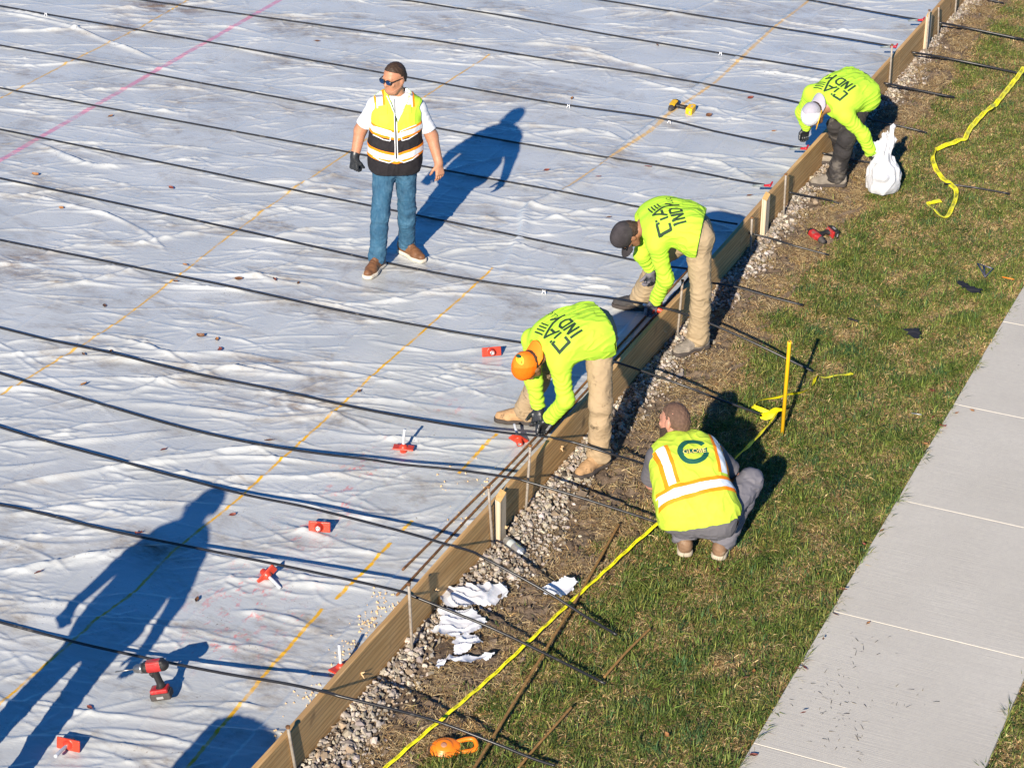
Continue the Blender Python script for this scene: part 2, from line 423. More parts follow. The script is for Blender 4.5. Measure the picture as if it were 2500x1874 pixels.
# ------------------------------------------------------------------ ground outside the form
def gravel_edge(y): return np.interp(y, [-8, -5.8, -4.5, -3.4, -2, -1, 1.5, 3.5, 6, 8.3, 11], [.30, .30, .24, .36, .27, .25, .19, .18, .17, .13, .12])
def grass_edge(y): return np.interp(y, [-8, -5.8, -5.2, -4.5, -3.4, -2.8, -2, -1, 0, 1.5, 3.5, 6, 8.3, 11], [.42, .44, .55, .64, .72, .72, .72, .60, .52, .46, .44, .40, .30, .26])
SW0, SW1, ZS = 2.286, 3.568, -.020
def ground_h(x, y):
    P = np.stack([x, y], 1)
    e = grass_edge(y) + .06 * wnoise(P, .5, 51)
    dirt = np.clip((x - gravel_edge(y)) / .1, 0, 1) * np.clip((e - x + .1) / .2, 0, 1)
    h = -.012 + .012 * wnoise(P, .6, 52) * np.clip(x / .2, 0, 1)
    h += dirt * (.014 * wnoise(P, .16, 53) + .012 * np.clip(wnoise(P, .07, 54, 14), -.3, 1) + .006 * wnoise(P, .03, 55, 14))
    h += (1 - dirt) * .004 * wnoise(P, .06, 56)
    return np.where(x > e + .1, np.minimum(h, ZS - .02 + .01 * wnoise(P, .5, 57)), h)
gx = np.concatenate([np.arange(.002, 1.0, .011), np.arange(1.0, SW0 + .03, .03)])
V, F = grid_mesh(gx, np.arange(-8, 12, .0125), ground_h, lambda X, Y: in_view(X, Y, 0, .25))
t = NT('soil'); co = t.coord()
n1 = t.noise(co, 9, 7, .7); n2 = t.noise(co, 40, 5, .7)
c = t.ramp(n1, [(.3, (.085, .058, .040)), (.55, (.18, .132, .092)), (.75, (.30, .235, .17))])
c = t.mix(t.ramp(n2, [(.45, 0.0), (.7, .75)]), c, (.20, .155, .115))
soil = t.set(c, .95, 0, t.bump(t.noise(co, 90, 6, .7), .9, .012), .15)
ground = build('ground', V, F, soil); tag(ground, kind='structure')
t = NT('turf_soil'); co = t.coord()
c = t.ramp(t.noise(co, 3, 6, .7), [(.3, (.035, .035, .014)), (.6, (.07, .06, .025)), (.8, (.12, .09, .045))])
turf_soil = t.set(c, .95, 0, t.bump(t.noise(co, 60, 4), .8, .01), .1)
lawn = MB()
lawn.add([(SW1 + .01, -300, ZS - .03), (300, -300, ZS - .03), (300, 300, ZS - .03), (SW1 + .01, 300, ZS - .03)], [(0, 1, 2, 3)])
lawn.add([(-300, -300, -.09), (SW1 + .02, -300, -.09), (SW1 + .02, 300, -.09), (-300, 300, -.09)], [(0, 1, 2, 3)])
tag(lawn.build('lawn_ground', turf_soil), kind='structure')

# ------------------------------------------------------------------ sidewalk
t = NT('broomed_concrete'); co = t.coord()
c = t.ramp(t.noise(co, 1.1, 6, .6), [(.3, (.53, .496, .42)), (.7, (.605, .57, .488))])
c = t.mix(t.ramp(t.noise(co, 34, 5, .7), [(.35, .0), (.8, .5)]), c, (.42, .395, .355))
c = t.mix(t.ramp(t.noise(co, 5.5, 3, .5), [(.735, .0), (.76, .75)]), c, (.24, .215, .19))
lines = t.noise(t.coord((2.2, 170, 1)), 1.0, 4, .6)
c = t.mix(t.ramp(lines, [(.35, 0.0), (.7, .22)]), c, (.34, .32, .285))
nr = t.bump(lines, .55, .004); nr = t.bump(t.noise(co, 160, 4, .6), .3, .002, nr)
CONC = t.set(c, .88, 0, nr, .25)
sw = MB(); yj = -.0068
for k in range(-14, 22):
    y1 = yj + k * 1.524; jz = 0.0
    sw.box(((SW0 + SW1) / 2, y1 - .762, ZS - .06 + .008 + jz), (SW1 - SW0, 1.524 - .005, .12), bev=.0028)
sw.box(((SW0 + SW1) / 2, yj + 5, ZS - .125), (SW1 - SW0 - .02, 60, .12))
tag(sw.build('sidewalk', CONC), kind='structure')

# ------------------------------------------------------------------ gravel
def rocks(xy, z, size, seed, squash=.7):
    """angular crushed stones as one mesh"""
    g = np.random.default_rng(seed); ph = (1 + 5 ** .5) / 2
    B = np.array([(-1, ph, 0), (1, ph, 0), (-1, -ph, 0), (1, -ph, 0), (0, -1, ph), (0, 1, ph), (0, -1, -ph), (0, 1, -ph), (ph, 0, -1), (ph, 0, 1), (-ph, 0, -1), (-ph, 0, 1)], float) / 1.9
    T = np.array([(0, 11, 5), (0, 5, 1), (0, 1, 7), (0, 7, 10), (0, 10, 11), (1, 5, 9), (5, 11, 4), (11, 10, 2), (10, 7, 6), (7, 1, 8), (3, 9, 4), (3, 4, 2), (3, 2, 6), (3, 6, 8), (3, 8, 9), (4, 9, 5), (2, 4, 11), (6, 2, 10), (8, 6, 7), (9, 8, 1)])
    n = len(xy); P = B[None] * (1 + g.normal(0, .20, (n, 12, 1))) + g.normal(0, .10, (n, 12, 3))
    P *= np.stack([g.uniform(.8, 1.35, n), g.uniform(.65, 1.0, n), g.uniform(.45, .8, n)], 1)[:, None]
    q = g.normal(size=(n, 4)); q[:, 1:3] *= .35; q /= np.linalg.norm(q, axis=1)[:, None]
    w, a, b, c = q.T
    R = np.stack([1 - 2 * (b * b + c * c), 2 * (a * b - c * w), 2 * (a * c + b * w), 2 * (a * b + c * w), 1 - 2 * (a * a + c * c), 2 * (b * c - a * w), 2 * (a * c - b * w), 2 * (b * c + a * w), 1 - 2 * (a * a + b * b)], 1).reshape(n, 3, 3)
    P = np.einsum('nij,nkj->nki', R, P) * (np.asarray(size) / 2)[:, None, None]
    P += np.stack([xy[:, 0], xy[:, 1], z], 1)[:, None]
    F = (T[None] + (np.arange(n) * 12)[:, None, None]).reshape(-1, 3)
    return P.reshape(-1, 3), F, n
def col_attr(o, cols):
    a = o.data.attributes.new('Col', 'FLOAT_COLOR', 'POINT')
    c = np.ones((len(cols), 4), dtype=np.float32); c[:, :3] = cols; a.data.foreach_set('color', c.ravel())
t = NT('crushed_stone'); co = t.coord()
c = t.mix(t.ramp(t.noise(co, 120, 4, .6), [(.35, .0), (.75, .45)]), t.attr('Col').outputs['Color'], (.20, .18, .15))
STONE = t.set(c, .9, 0, t.bump(t.noise(co, 140, 4), .5, .003), .25)
g = np.random.default_rng(5)
n = 23000
y = g.uniform(-7.6, 11, n); e = gravel_edge(y) + g.normal(0, .05, n) + .07 * wnoise(np.stack([y * 0, y], 1), .8, 61)
x = .008 + (np.clip(e, .08, 1)) * g.random(n) ** .9
k = in_view(x, y, 0, .2) & (g.random(n) < np.clip((e - x) / .12, .25, 1)); x, y = x[k], y[k]; n = len(x)
size = np.clip(g.lognormal(math.log(.0225), .40, n), .010, .060)
size *= np.interp(y, [-6, 1, 4, 8], [1.0, 1.0, .85, .72])
lay = g.random(n)
z = ground_h(x, y) + size * .12 + lay * .016
V, F, n = rocks(np.stack([x, y], 1), z, size, 6)
gravel = build('gravel', V, F, STONE, smooth=False); tag(gravel, kind='stuff')
v = np.clip(g.normal(.37, .11, n), .10, .58)[:, None]; tint = np.stack([np.ones(n) * 1.06, g.uniform(.90, .97, n), g.uniform(.70, .88, n)], 1)
tint[g.random(n) < .26] = (.72, .54, .37); c = v * tint
c *= np.where((g.random(n) < .10)[:, None], .5, 1)
col_attr(gravel, np.repeat(c, 12, 0))
# mud clods along the strip
n = 2600
y = g.uniform(-7.5, 9, n); a = gravel_edge(y); b = grass_edge(y) + .10
x = a - .10 + (b - a + .12) * g.random(n) + g.normal(0, .03, n)
k = in_view(x, y, 0, .2) & (x > .03) & (wnoise(np.stack([x, y], 1), .5, 63) + g.normal(0, .3, n) > -.1); x, y = x[k], y[k]; n = len(x)
size = np.clip(g.lognormal(math.log(.022), .55, n), .008, .11)
V, F, n = rocks(np.stack([x, y], 1), ground_h(x, y) + size * .1, size, 8)
CLOD = mat('mud_clod', (.15, .115, .085), .95, 0, .4, 20, .9, 80, .008, .15)
tag(build('mud_clods', V, F, CLOD, smooth=False), kind='stuff')

# ------------------------------------------------------------------ grass
def blades(x, y, z, L, lean, head, wid, col, seed):
    g = np.random.default_rng(seed); n = len(x)
    d = np.stack([np.cos(head), np.sin(head)], 1); s = np.stack([-d[:, 1], d[:, 0]], 1)
    s = np.concatenate([s, np.zeros((n, 1))], 1); base = np.stack([x, y, z], 1)
    tw = g.normal(0, .5, n)[:, None]
    def p(t, ex): # bends over with length
        a = lean * (.55 + .75 * t); r = L * t
        return base + np.concatenate([d * (np.sin(np.clip(a, 0, 1.6)) * r)[:, None], (np.cos(np.clip(a, 0, 1.55)) * r * .9 + .002)[:, None]], 1)
    up = np.array([0, 0, 1.0]); w = wid[:, None] / 2
    s2 = s + up * tw * .6
    P0, P1, P2 = p(0.0, 0), p(.55, 0), p(1.0, 0)
    V = np.stack([P0 - s2 * w, P0 + s2 * w, P1 - s2 * w * .8, P1 + s2 * w * .8, P2], 1).reshape(-1, 3)
    o = (np.arange(n) * 5)[:, None]
    T = np.concatenate([o + np.array([[0, 1, 3]]), o + np.array([[0, 3, 2]]), o + np.array([[2, 3, 4]])], 0)
    k = np.stack([col * .55, col * .55, col, col, col * 1.1], 1).reshape(-1, 3)
    k = np.stack([col, col, col, col, col], 1).reshape(-1, 3)
    return V, T, k
t = NT('grass_blade')
t.set(t.attr('Col').outputs['Color'], .62, 0, None, .35)
tr = t.n('ShaderNodeBsdfTranslucent'); t.l(t.attr('Col').outputs['Color'], tr.inputs[0])
mx = t.n('ShaderNodeMixShader'); mx.inputs[0].default_value = .10
t.l(t.b.outputs[0], mx.inputs[1]); t.l(tr.outputs[0], mx.inputs[2]); t.l(mx.outputs[0], t.out.inputs[0])
GRASS = t.m
GREENS = np.array([(.050, .088, .012), (.082, .128, .020), (.124, .160, .028), (.172, .178, .040), (.048, .104, .028)])
STRAWS = np.array([(.44, .32, .14), (.34, .22, .09), (.22, .125, .05), (.54, .41, .21)])
def make_grass(name, X0, X1, Y0, Y1, dens, seed, edge=True):
    g = np.random.default_rng(seed); n = int((X1 - X0) * (Y1 - Y0) * dens)
    x = g.uniform(X0, X1, n); y = g.uniform(Y0, Y1, n)
    k = in_view(x, y, 0, .15); x, y = x[k], y[k]; P = np.stack([x, y], 1)
    if edge:
        e = grass_edge(y) + .10 * wnoise(P, .55, 71) + .05 * wnoise(P, .2, 72)
        q = (x - e) / .16
        keep = g.random(len(x)) < np.clip(.30 + q, .05 * (x > gravel_edge(y) + .05), 1)
        keep &= x > .05
        x, y, P, e = x[keep], y[keep], P[keep], e[keep]
        near = np.clip(1 - (x - e - .02) / .20, 0, 1)
    else: near = np.zeros(len(x))
    n = len(x)
    clump = wnoise(P, .24, 73); big = wnoise(P, .9, 74); dry = wnoise(P, .45, 75)
    pd = np.clip(.42 + .26 * dry + .12 * big + .55 * near + np.where(y > 2.5, .10, 0), .05, .95)
    straw = g.random(n) < pd
    gi = np.clip((2.0 + 1.5 * wnoise(P, .35, 76) + g.normal(0, .9, n)).round().astype(int), 0, 4)
    col = np.where(straw[:, None], STRAWS[g.integers(0, 4, n)], GREENS[gi]) * np.clip(g.lognormal(0, .38, (n, 1)), .35, 2.0)
    L = np.where(straw, g.uniform(.03, .085, n), g.uniform(.035, .105, n)) * (1 + .35 * clump) * np.interp(y, [-6, 0, 5, 9], [1.05, 1, .8, .7])
    L *= np.where(near > .4, .75, 1)
    lean = np.where(straw, g.uniform(.9, 1.55, n), np.clip(g.normal(.95, .38, n), .1, 1.5))
    head = 1.6 * wnoise(P, .16, 77) + g.uniform(-2.6, 2.6, n)
    wid = np.where(straw, g.uniform(.0022, .0048, n), g.uniform(.0034, .0075, n))
    z = (ground_h(x, y) if edge else np.full(n, ZS - .03)) - .004 + np.where(straw, g.uniform(0, .012, n), 0)
    V, T, c = blades(x, y, z, L, lean, head, wid, col, seed + 1)
    o = build(name, V, T, GRASS, smooth=False); tag(o, kind='stuff'); col_attr(o, c); return o
make_grass('grass', .05, SW0 + .015, -7.5, 10.8, 17000, 81)
# dry straw flung over the bare strip
g = np.random.default_rng(95); n = 60000
y = g.uniform(-7.5, 10, n); a = gravel_edge(y); b = grass_edge(y); x = a - .06 + (b - a + .16) * g.random(n) ** .75
P = np.stack([x, y], 1); k = in_view(x, y, 0, .15) & (x > .03) & (wnoise(P, .42, 96) + .7 * wnoise(P, .17, 97) + g.normal(0, .35, n) > .12 - .9 * np.clip((x - b + .12) / .2, 0, .6)); x, y, P = x[k], y[k], P[k]; n = len(x)
V, T, c = blades(x, y, ground_h(x, y) + g.uniform(.002, .022, n), g.uniform(.03, .095, n), np.clip(g.normal(1.35, .2, n), .7, 1.55), g.uniform(0, 6.28, n), g.uniform(.0022, .0046, n), np.array([(.46, .34, .17), (.36, .245, .115), (.54, .42, .23), (.28, .17, .08)])[g.integers(0, 4, n)] * g.uniform(.6, 1.25, (n, 1)), 98)
straw = build('dry_straw', V, T, GRASS, smooth=False); tag(straw, kind='stuff'); col_attr(straw, c)
make_grass('grass', SW1 - .01, SW1 + 1.6, -7.0, 0.5, 15000, 91, False)
# ================================================================== FORM BOARDS, STAKES, TENDONS, BARS
def wood(name, c0, c1, c2, scale=1.0, axis='Y'):
    t = NT(name)
    st = {'Y': (26, .9, 26), 'Z': (26, 26, .9), 'X': (.9, 26, 26)}[axis]
    co = t.coord(tuple(s * scale for s in st)); cf = t.coord(tuple(s * scale * 3.5 for s in st)); o = t.coord()
    g1 = t.noise(co, 1.0, 6, .62, 1.6); g2 = t.noise(cf, 1.0, 4, .6, .4)
    wv = t.n('ShaderNodeTexWave'); wv.wave_type = 'BANDS'; wv.bands_direction = 'Z' if axis != 'Z' else 'X'
    wv.inputs['Scale'].default_value = 1.0; wv.inputs['Distortion'].default_value = 9; wv.inputs['Detail'].default_value = 3; wv.inputs['Detail Scale'].default_value = .8
    t.l(t.coord((10, .55, 10) if axis == 'Y' else (10, 10, .55)), wv.inputs['Vector'])
    c = t.ramp(g1, [(.28, c0), (.5, c1), (.72, c2)])
    c = t.mix(t.ramp(wv.outputs[1], [(.15, .40), (.45, 0.0)]), c, [q * .55 for q in c0])
    c = t.mix(t.ramp(g2, [(.4, 0.0), (.75, .35)]), c, [q * .6 for q in c0])
    kn = t.ramp(t.noise(o, 3.4, 2, .4), [(.72, 0.0), (.77, .8)])
    c = t.mix(kn, c, [q * .35 for q in c0])
    c = t.mix(t.ramp(t.noise(o, 1.7, 5, .7), [(.5, 0.0), (.8, .18)]), c, (.42, .36, .28))
    return t.set(c, .75, 0, t.bump(g1, .35, .004), .3)
WOOD = wood('form_lumber', (.44, .245, .088), (.62, .38, .155), (.72, .49, .235))
PALE = wood('kicker_lumber', (.42, .33, .22), (.58, .48, .34), (.68, .58, .44), 1.0, 'Z')
CUT = mat('sawn_end', (.56, .35, .13), .8, 0, .2, 40)
RUST = mat('rusty_steel', (.17, .085, .04), .75, .25, .45, 30, .6, 120, .002, .4, dirt=((.34, .16, .05), 14, .5))
STAKE = mat('weathered_steel_stake', (.34, .30, .25), .7, .3, .25, 40, .5, 160, .002, .4, dirt=((.20, .10, .05), 22, .55))
BLACK = mat('black_sheathing', (.016, .016, .018), .36, 0, .3, 12, .25, 60, .002, .5, dirt=((.11, .10, .09), 9, .60))
RED = mat('red_plastic', (.50, .045, .020), .38, 0, .12, 20, .15, 80, .002, .5, dirt=((.35, .05, .03), 16, .62))
CLEAR = mat('milky_tube', (.50, .52, .55), .30, 0, .08, 20, .1, 60, .002, .6)

joints = [-9.2, -3.12, 1.72, 6.55, 12.6]
for (y0, y1), lb in zip(zip(joints[:-1], joints[1:]), [
        'form board nearest the viewer, running out of the frame at the bottom', 'form board the two middle bent workers straddle',
        'form board the white-capped worker leans over', 'form board at the top right, beyond the white-capped worker']):
    b = MB(); n = 24; ys = np.linspace(y0 + .0015, y1 - .0015, n); prof = [(-.038, 0.0), (0, 0.0), (0, BH - .004), (-.004, BH), (-.034, BH), (-.038, BH - .004)]
    VV = []; FF = []
    for i, yy in enumerate(ys):
        w = .0025 * math.sin(yy * 1.9) + .0015 * math.sin(yy * 5.1)
        for (px_, pz_) in prof: VV.append((px_ + w, yy, pz_ - .02 * (pz_ == 0) + .0012 * math.sin(yy * 3.3)))
    for i in range(n - 1):
        for j in range(6): FF.append((i * 6 + j, i * 6 + (j + 1) % 6, i * 6 + 6 + (j + 1) % 6, i * 6 + 6 + j))
    FF += [tuple(range(5, -1, -1)), tuple((n - 1) * 6 + j for j in range(6))]
    tag(build('form_board', VV, FF, WOOD, base=(0, (y0 + y1) / 2, 0), smooth=False), lb, 'form board', 'form boards along the slab edge').location = (0, (y0 + y1) / 2, 0)

# steel stakes on the outer face
def stake(px, py, tpx, tpy, label, r=.0095):
    p0 = at(px, py, 0.0); p0[0] = max(p0[0], .016)
    # length from the photograph: top on the same vertical
    zz = np.linspace(.2, .6, 81); pr = [abs(proj(p0 + [0, 0, z])[1] - tpy) for z in zz]; h = zz[int(np.argmin(pr))]
    q = proj(p0 + [0, 0, h]); lean = (tpx - q[0]) / CAM_F * np.linalg.norm(p0 - CAM_POS)
    top = p0 + [lean * .35, lean * .9, h]
    if top[0] < .013: top[0] = .013
    o = thing('steel_stake', (p0[0], p0[1], 0), label, 'stake', 'steel stakes holding the form boards')
    d = (top - p0); bot = p0 - d * .25
    V, F = tube_mesh([bot, p0 + d * .3, p0 + d * .7, top - d * .03], [r * .97, r, r, r], 10); build('shaft', V, F, STAKE, o)
    V, F = lathe([(r * .95, 0), (r * 1.25, .004), (r * 1.5, .010), (r * 1.42, .015), (r * .8, .017)], top - d / np.linalg.norm(d) * .012, d, 12); build('mushroomed_head', V, F, RUST, o)
def proj(P):
    d = np.asarray(P, float) - CAM_POS; k = CAM_F / (d @ _fw); return np.array([1250 + k * (d @ CAM_R), 937 - k * (d @ CAM_U)])
stake(693, 1874, 688, 1759, 'rusty steel stake at the bottom edge, lowest along the board')
stake(1006, 1585, 996, 1421, 'steel stake above the crumpled white plastic scraps')
stake(1175, 1324, 1178, 1177, 'steel stake just left of the nearest wooden kicker')
stake(1284, 1245, 1299, 1091, 'leaning steel stake between the nearest kicker and the orange-capped worker')
stake(1654, 819, 1670, 686, 'leaning steel stake beside the black-capped worker\'s standing leg')
stake(1832, 616, 1835, 530, 'short steel stake just left of the middle wooden kicker')
stake(1913, 526, 1918, 424, 'steel stake just right of the middle wooden kicker')
stake(2170, 218, 2177, 108, 'steel stake just beyond the white-capped worker')
stake(2261, 128, 2268, 24, 'steel stake on the near side of the farthest kicker')
stake(2290, 92, 2288, 13, 'steel stake partly hidden behind the farthest kicker', .008)
stake(2331, 40, 2336, -20, 'steel stake farthest away, at the top edge')
stake(2040, 372, 2046, 330, 'pinkish stake beside the white-capped worker\'s trouser leg', .008)

# wooden kickers (2x4 offcuts driven upright against the boards)
def kicker(px, py, h, label, lean=0.0):
    p = at(px, py, 0.0); y = p[1]; x0 = .004
    o = thing('wooden_kicker', (x0 + .02, y, 0), label, 'wooden stake', 'pale wooden stakes against the form')
    b = MB(); w, d = .092, .042; zb = -.08
    P = [(x0, y - w / 2, zb), (x0 + d, y - w / 2, zb), (x0 + d, y + w / 2, zb), (x0, y + w / 2, zb),
         (x0, y - w / 2 + lean, h - .012), (x0 + d, y - w / 2 + lean, h - .030), (x0 + d, y + w / 2 + lean, h), (x0, y + w / 2 + lean, h + .018)]
    b.add(P, [(3, 2, 1, 0), (0, 1, 5, 4), (1, 2, 6, 5), (2, 3, 7, 6), (3, 0, 4, 7)]); b.build('post', PALE, o)
    e = .0015; m = MB(); m.add([np.array(P[i]) + [0, 0, e] for i in (4, 5, 6, 7)], [(0, 1, 2, 3)]); m.build('sawn_top', CUT, o)
    return o
kicker(1232, 1316, .335, 'pale wooden stake beside the silver spray can, nearest the viewer')
kicker(1880, 575, .36, 'pale wooden stake above the red drill on the grass')
kicker(2279, 118, .36, 'pale wooden stake at the top right, farthest away')

# tendons: (photo points, height of each) ; they lie on the sheet, pass over or through the board
TR = .0092; Z0 = ZP + .017
def tendon(pts, label, ends='', sag=None):
    P = [at(a, b, z) for a, b, z in pts]
    P = smooth_path(P, 9); m = P[:, 0] < -.06
    hl = np.full(len(P), -1.0); hl[m] = plastic_h(P[m, 0], P[m, 1]) + TR * .9
    hp = np.concatenate([np.full(4, hl[0]), hl, np.full(4, hl[-1])]); mx_ = np.array([hp[i:i + 9].max() for i in range(len(hl))])
    mx_[m] = np.convolve(np.concatenate([np.full(3, mx_[0]), mx_, np.full(3, mx_[-1])]), np.ones(7) / 7, 'valid')[m]
    P[:, 2] = np.where(m, np.maximum(P[:, 2], np.minimum(mx_, ZP + .045)), P[:, 2])
    V, F = tube_mesh(P, TR, 8)
    return tag(build('tendon_cable', V, F, BLACK), label, 'cable', 'black cables across the plastic')
Zl, Zt = Z0, BH + TR + .002
tendon([(-60, 1503, Zl), (0, 1518, Zl), (120, 1550, .09), (233, 1578, .11), (420, 1618, .16), (560, 1645, .21), (700, 1668, .26), (800, 1690, Zt), (835, 1700, Zt - .002), (950, 1728, .235), (1073, 1762, .15), (1200, 1810, .07), (1300, 1850, .03), (1355, 1868, .022)], 'black cable nearest the viewer, ending below the orange reel')
tendon([(-60, 1222, Zl), (0, 1233, Zl), (150, 1266, Zl), (295, 1300, .10), (480, 1337, .15), (700, 1382, .215), (860, 1416, .26), (980, 1443, Zt), (1010, 1455, Zt - .002), (1110, 1495, .22), (1213, 1538, .14), (1350, 1604, .06), (1478, 1668, .025)], 'black cable second from the bottom, over the crumpled white scraps')
tendon([(-60, 1022, Zl), (0, 1045, Zl), (200, 1103, Zl), (422, 1161, .10), (600, 1207, .14), (760, 1240, .185), (980, 1296, .255), (1080, 1325, .28), (1150, 1345, Zt), (1180, 1360, Zt - .003), (1270, 1408, .215), (1353, 1455, .13), (1430, 1504, .06), (1506, 1549, .025)], 'black cable passing right beside the nearest wooden kicker')
tendon([(-60, 890, Zl), (0, 911, Zl), (200, 972, Zl), (422, 1037, Zl), (600, 1078, .10), (760, 1104, .135), (900, 1121, .18), (980, 1133, .21), (1120, 1147, .255), (1250, 1166, Zt), (1290, 1176, Zt - .002), (1430, 1218, .22), (1600, 1273, .10), (1640, 1288, .04)], 'black cable ending at the crouching man in the vest')
tendon([(-60, 786, Zl), (0, 800, Zl), (200, 850, Zl), (422, 902, Zl), (700, 958, Zl), (900, 1001, .10), (1100, 1037, .15), (1235, 1056, .22), (1320, 1064, .27), (1385, 1076, Zt), (1420, 1085, .285), (1490, 1107, .24), (1560, 1128, .15), (1600, 1145, .06)], 'black cable the orange-capped worker holds')
tendon([(-60, 572, Zl), (0, 586, Zl), (280, 642, Zl), (557, 700, Zl), (860, 764, Zl), (1120, 812, Zl), (1271, 836, .10), (1400, 857, .20), (1470, 873, .285), (1503, 884, Zt), (1545, 897, .29), (1660, 938, .24), (1750, 972, .15), (1862, 1013, .03)], 'black cable behind the orange-capped worker, reaching the yellow pole')
tendon([(-60, 425, Zl), (0, 437, Zl), (450, 533, Zl), (900, 632, Zl), (1150, 682, Zl), (1330, 708, .10), (1470, 725, .17), (1560, 740, .25), (1610, 750, Zt), (1650, 760, Zt), (1720, 784, .28), (1830, 832, .20), (1920, 875, .11), (1985, 907, .03)], 'black cable the black-capped worker grips, passing the man\'s brown shoes')
IN = .135   # height at which the far tendons meet their anchors
def through(inner, label, outer=None):
    """tendon ending at its anchor inside the board"""
    tendon(inner, label)
through([(-60, 304, Zl), (0, 316, Zl), (450, 408, Zl), (900, 502, Zl), (1330, 590, Zl), (1578, 641, .10), (1670, 655, .12), (1745, 664, IN)], 'black cable behind the black-capped worker\'s head')
through([(-60, 204, Zl), (0, 215, Zl), (400, 289, Zl), (848, 371, Zl), (1029, 405, Zl), (1330, 461, Zl), (1549, 503, Zl), (1700, 531, .11), (1800, 547, IN)], 'black cable crossing behind the standing man\'s thighs')
through([(-60, 101, Zl), (0, 111, Zl), (400, 186, Zl), (874, 274, Zl), (1068, 313, Zl), (1330, 360, Zl), (1646, 410, Zl), (1800, 440, .11), (1866, 451, IN)], 'black cable behind the standing man\'s waist')
through([(-60, 4, Zl), (0, 15, Zl), (114, 36, Zl), (500, 102, Zl), (900, 172, Zl), (1330, 248, Zl), (1634, 299, Zl), (1850, 342, .11), (1962, 362, IN)], 'black cable passing behind the standing man\'s head to the board below the white cap')
through([(300, -8, Zl), (346, 0, Zl), (900, 78, Zl), (1057, 100, Zl), (1330, 144, Zl), (1612, 186, Zl), (1850, 229, .10), (2000, 262, IN), (2060, 275, IN)], 'black cable running in behind the white-capped worker\'s shoulder')
through([(940, -7, Zl), (985, 0, Zl), (1250, 42, Zl), (1487, 85, Zl), (1759, 130, Zl), (2035, 175, .11), (2115, 192, IN)], 'black cable behind the white-capped worker\'s back')
through([(1420, -6, Zl), (1465, 0, Zl), (1800, 53, .09), (2000, 84, .11), (2185, 114, IN)], 'black cable ending near the farthest but one stake')
through([(1930, -6, Zl), (1973, 0, Zl), (2120, 27, .11), (2252, 50, IN)], 'black cable at the very top of the picture')
# loose tails outside, doubled strands
def tail(pts, label, r=TR * .95):
    V, F = tube_mesh(smooth_path([at(a, b, z) for a, b, z in pts], 5), r, 8)
    return tag(build('tendon_tail', V, F, BLACK), label, 'cable tail', 'black cable tails on the grass side')
tail([(1822, 567, .15), (1880, 582, .11), (1940, 600, .05), (2022, 622, .012)], 'black cable tail beside the red drill on the grass')
tail([(1925, 469, .15), (1960, 476, .12), (2020, 488, .05), (2050, 497, .02)], 'black cable tail right of the middle kicker')
tail([(1735, 690, .15), (1800, 701, .12), (1880, 724, .06), (1960, 745, .012)], 'black cable tail behind the black-capped worker\'s standing leg')
tail([(2008, 374, .15), (2060, 386, .09), (2130, 398, .03), (2200, 410, .012)], 'black cable tail running under the white bag', TR)
tail([(2120, 290, .10), (2180, 304, .05), (2240, 318, .015), (2262, 324, .01)], 'black cable tail in the white-capped worker\'s shadow')
tail([(2158, 203, .15), (2230, 218, .08), (2330, 238, .02)], 'black cable tail beside the stake past the white-capped worker', TR * 1.25)
tail([(2226, 128, .15), (2300, 140, .08), (2400, 160, .03), (2500, 182, .012)], 'longest black cable tail, reaching the right edge', TR * 1.25)
tail([(2290, 55, .15), (2360, 68, .08), (2500, 97, .015)], 'black cable tail below the farthest kicker\'s top', TR * 1.25)
tail([(2395, -5, .06), (2450, 8, .02)], 'black cable tail in the top right corner')
tail([(2305, 448, .012), (2380, 458, .012), (2465, 473, .012)], 'black cable tail lying in the grass beyond the yellow tape')
tail([(2070, 777, .012), (2094, 784, .012)], 'short black cable offcut lying in the grass', TR * .8)

# reinforcing bars
def rebar(P, label, r=.008, m=None):
    P = smooth_path(P, 30); k = len(P); rr = r * (1 + .10 * (np.arange(k) % 2))
    V, F = tube_mesh(P, rr, 8); return tag(build('rebar', V, F, m or RUST), label, 'steel bar', 'rusty steel bars')
zr = ZP + .021
rebar([(-.325, -3.92, zr), (-.285, -3.0, zr), (-.255, -2.17, zr), (-.25, -.4, zr), (-.25, 1.3, zr)], 'rusty steel bar on the plastic, the one farther from the board')
rebar([(-.225, -4.2, zr), (-.215, -3.1, zr), (-.205, -2.16, zr), (-.19, -.3, zr), (-.19, 1.1, zr)], 'rusty steel bar on the plastic, the one closer to the board')
RUST2 = mat('orange_rusted_bar', (.30, .165, .055), .85, .1, .35, 40, .6, 150, .002, .3)
rebar([at(1140, 1895, .05), at(1157, 1874, .05), at(1250, 1722, .05), at(1335, 1581, .06), at(1428, 1427, .05), at(1512, 1277, .03)], 'long orange-rusted bar lying across the grass', .009, RUST2)
rebar([at(1265, 1874, .02), at(1300, 1832, .025), at(1350, 1776, .03), at(1395, 1725, .022)], 'rusty bar half sunk in the grass near the bottom edge', .008, RUST2)
rebar([at(1475, 1652, .022), at(1530, 1590, .03), at(1587, 1534, .022)], 'short rusty bar end in the grass below the crouching man', .008, RUST2)
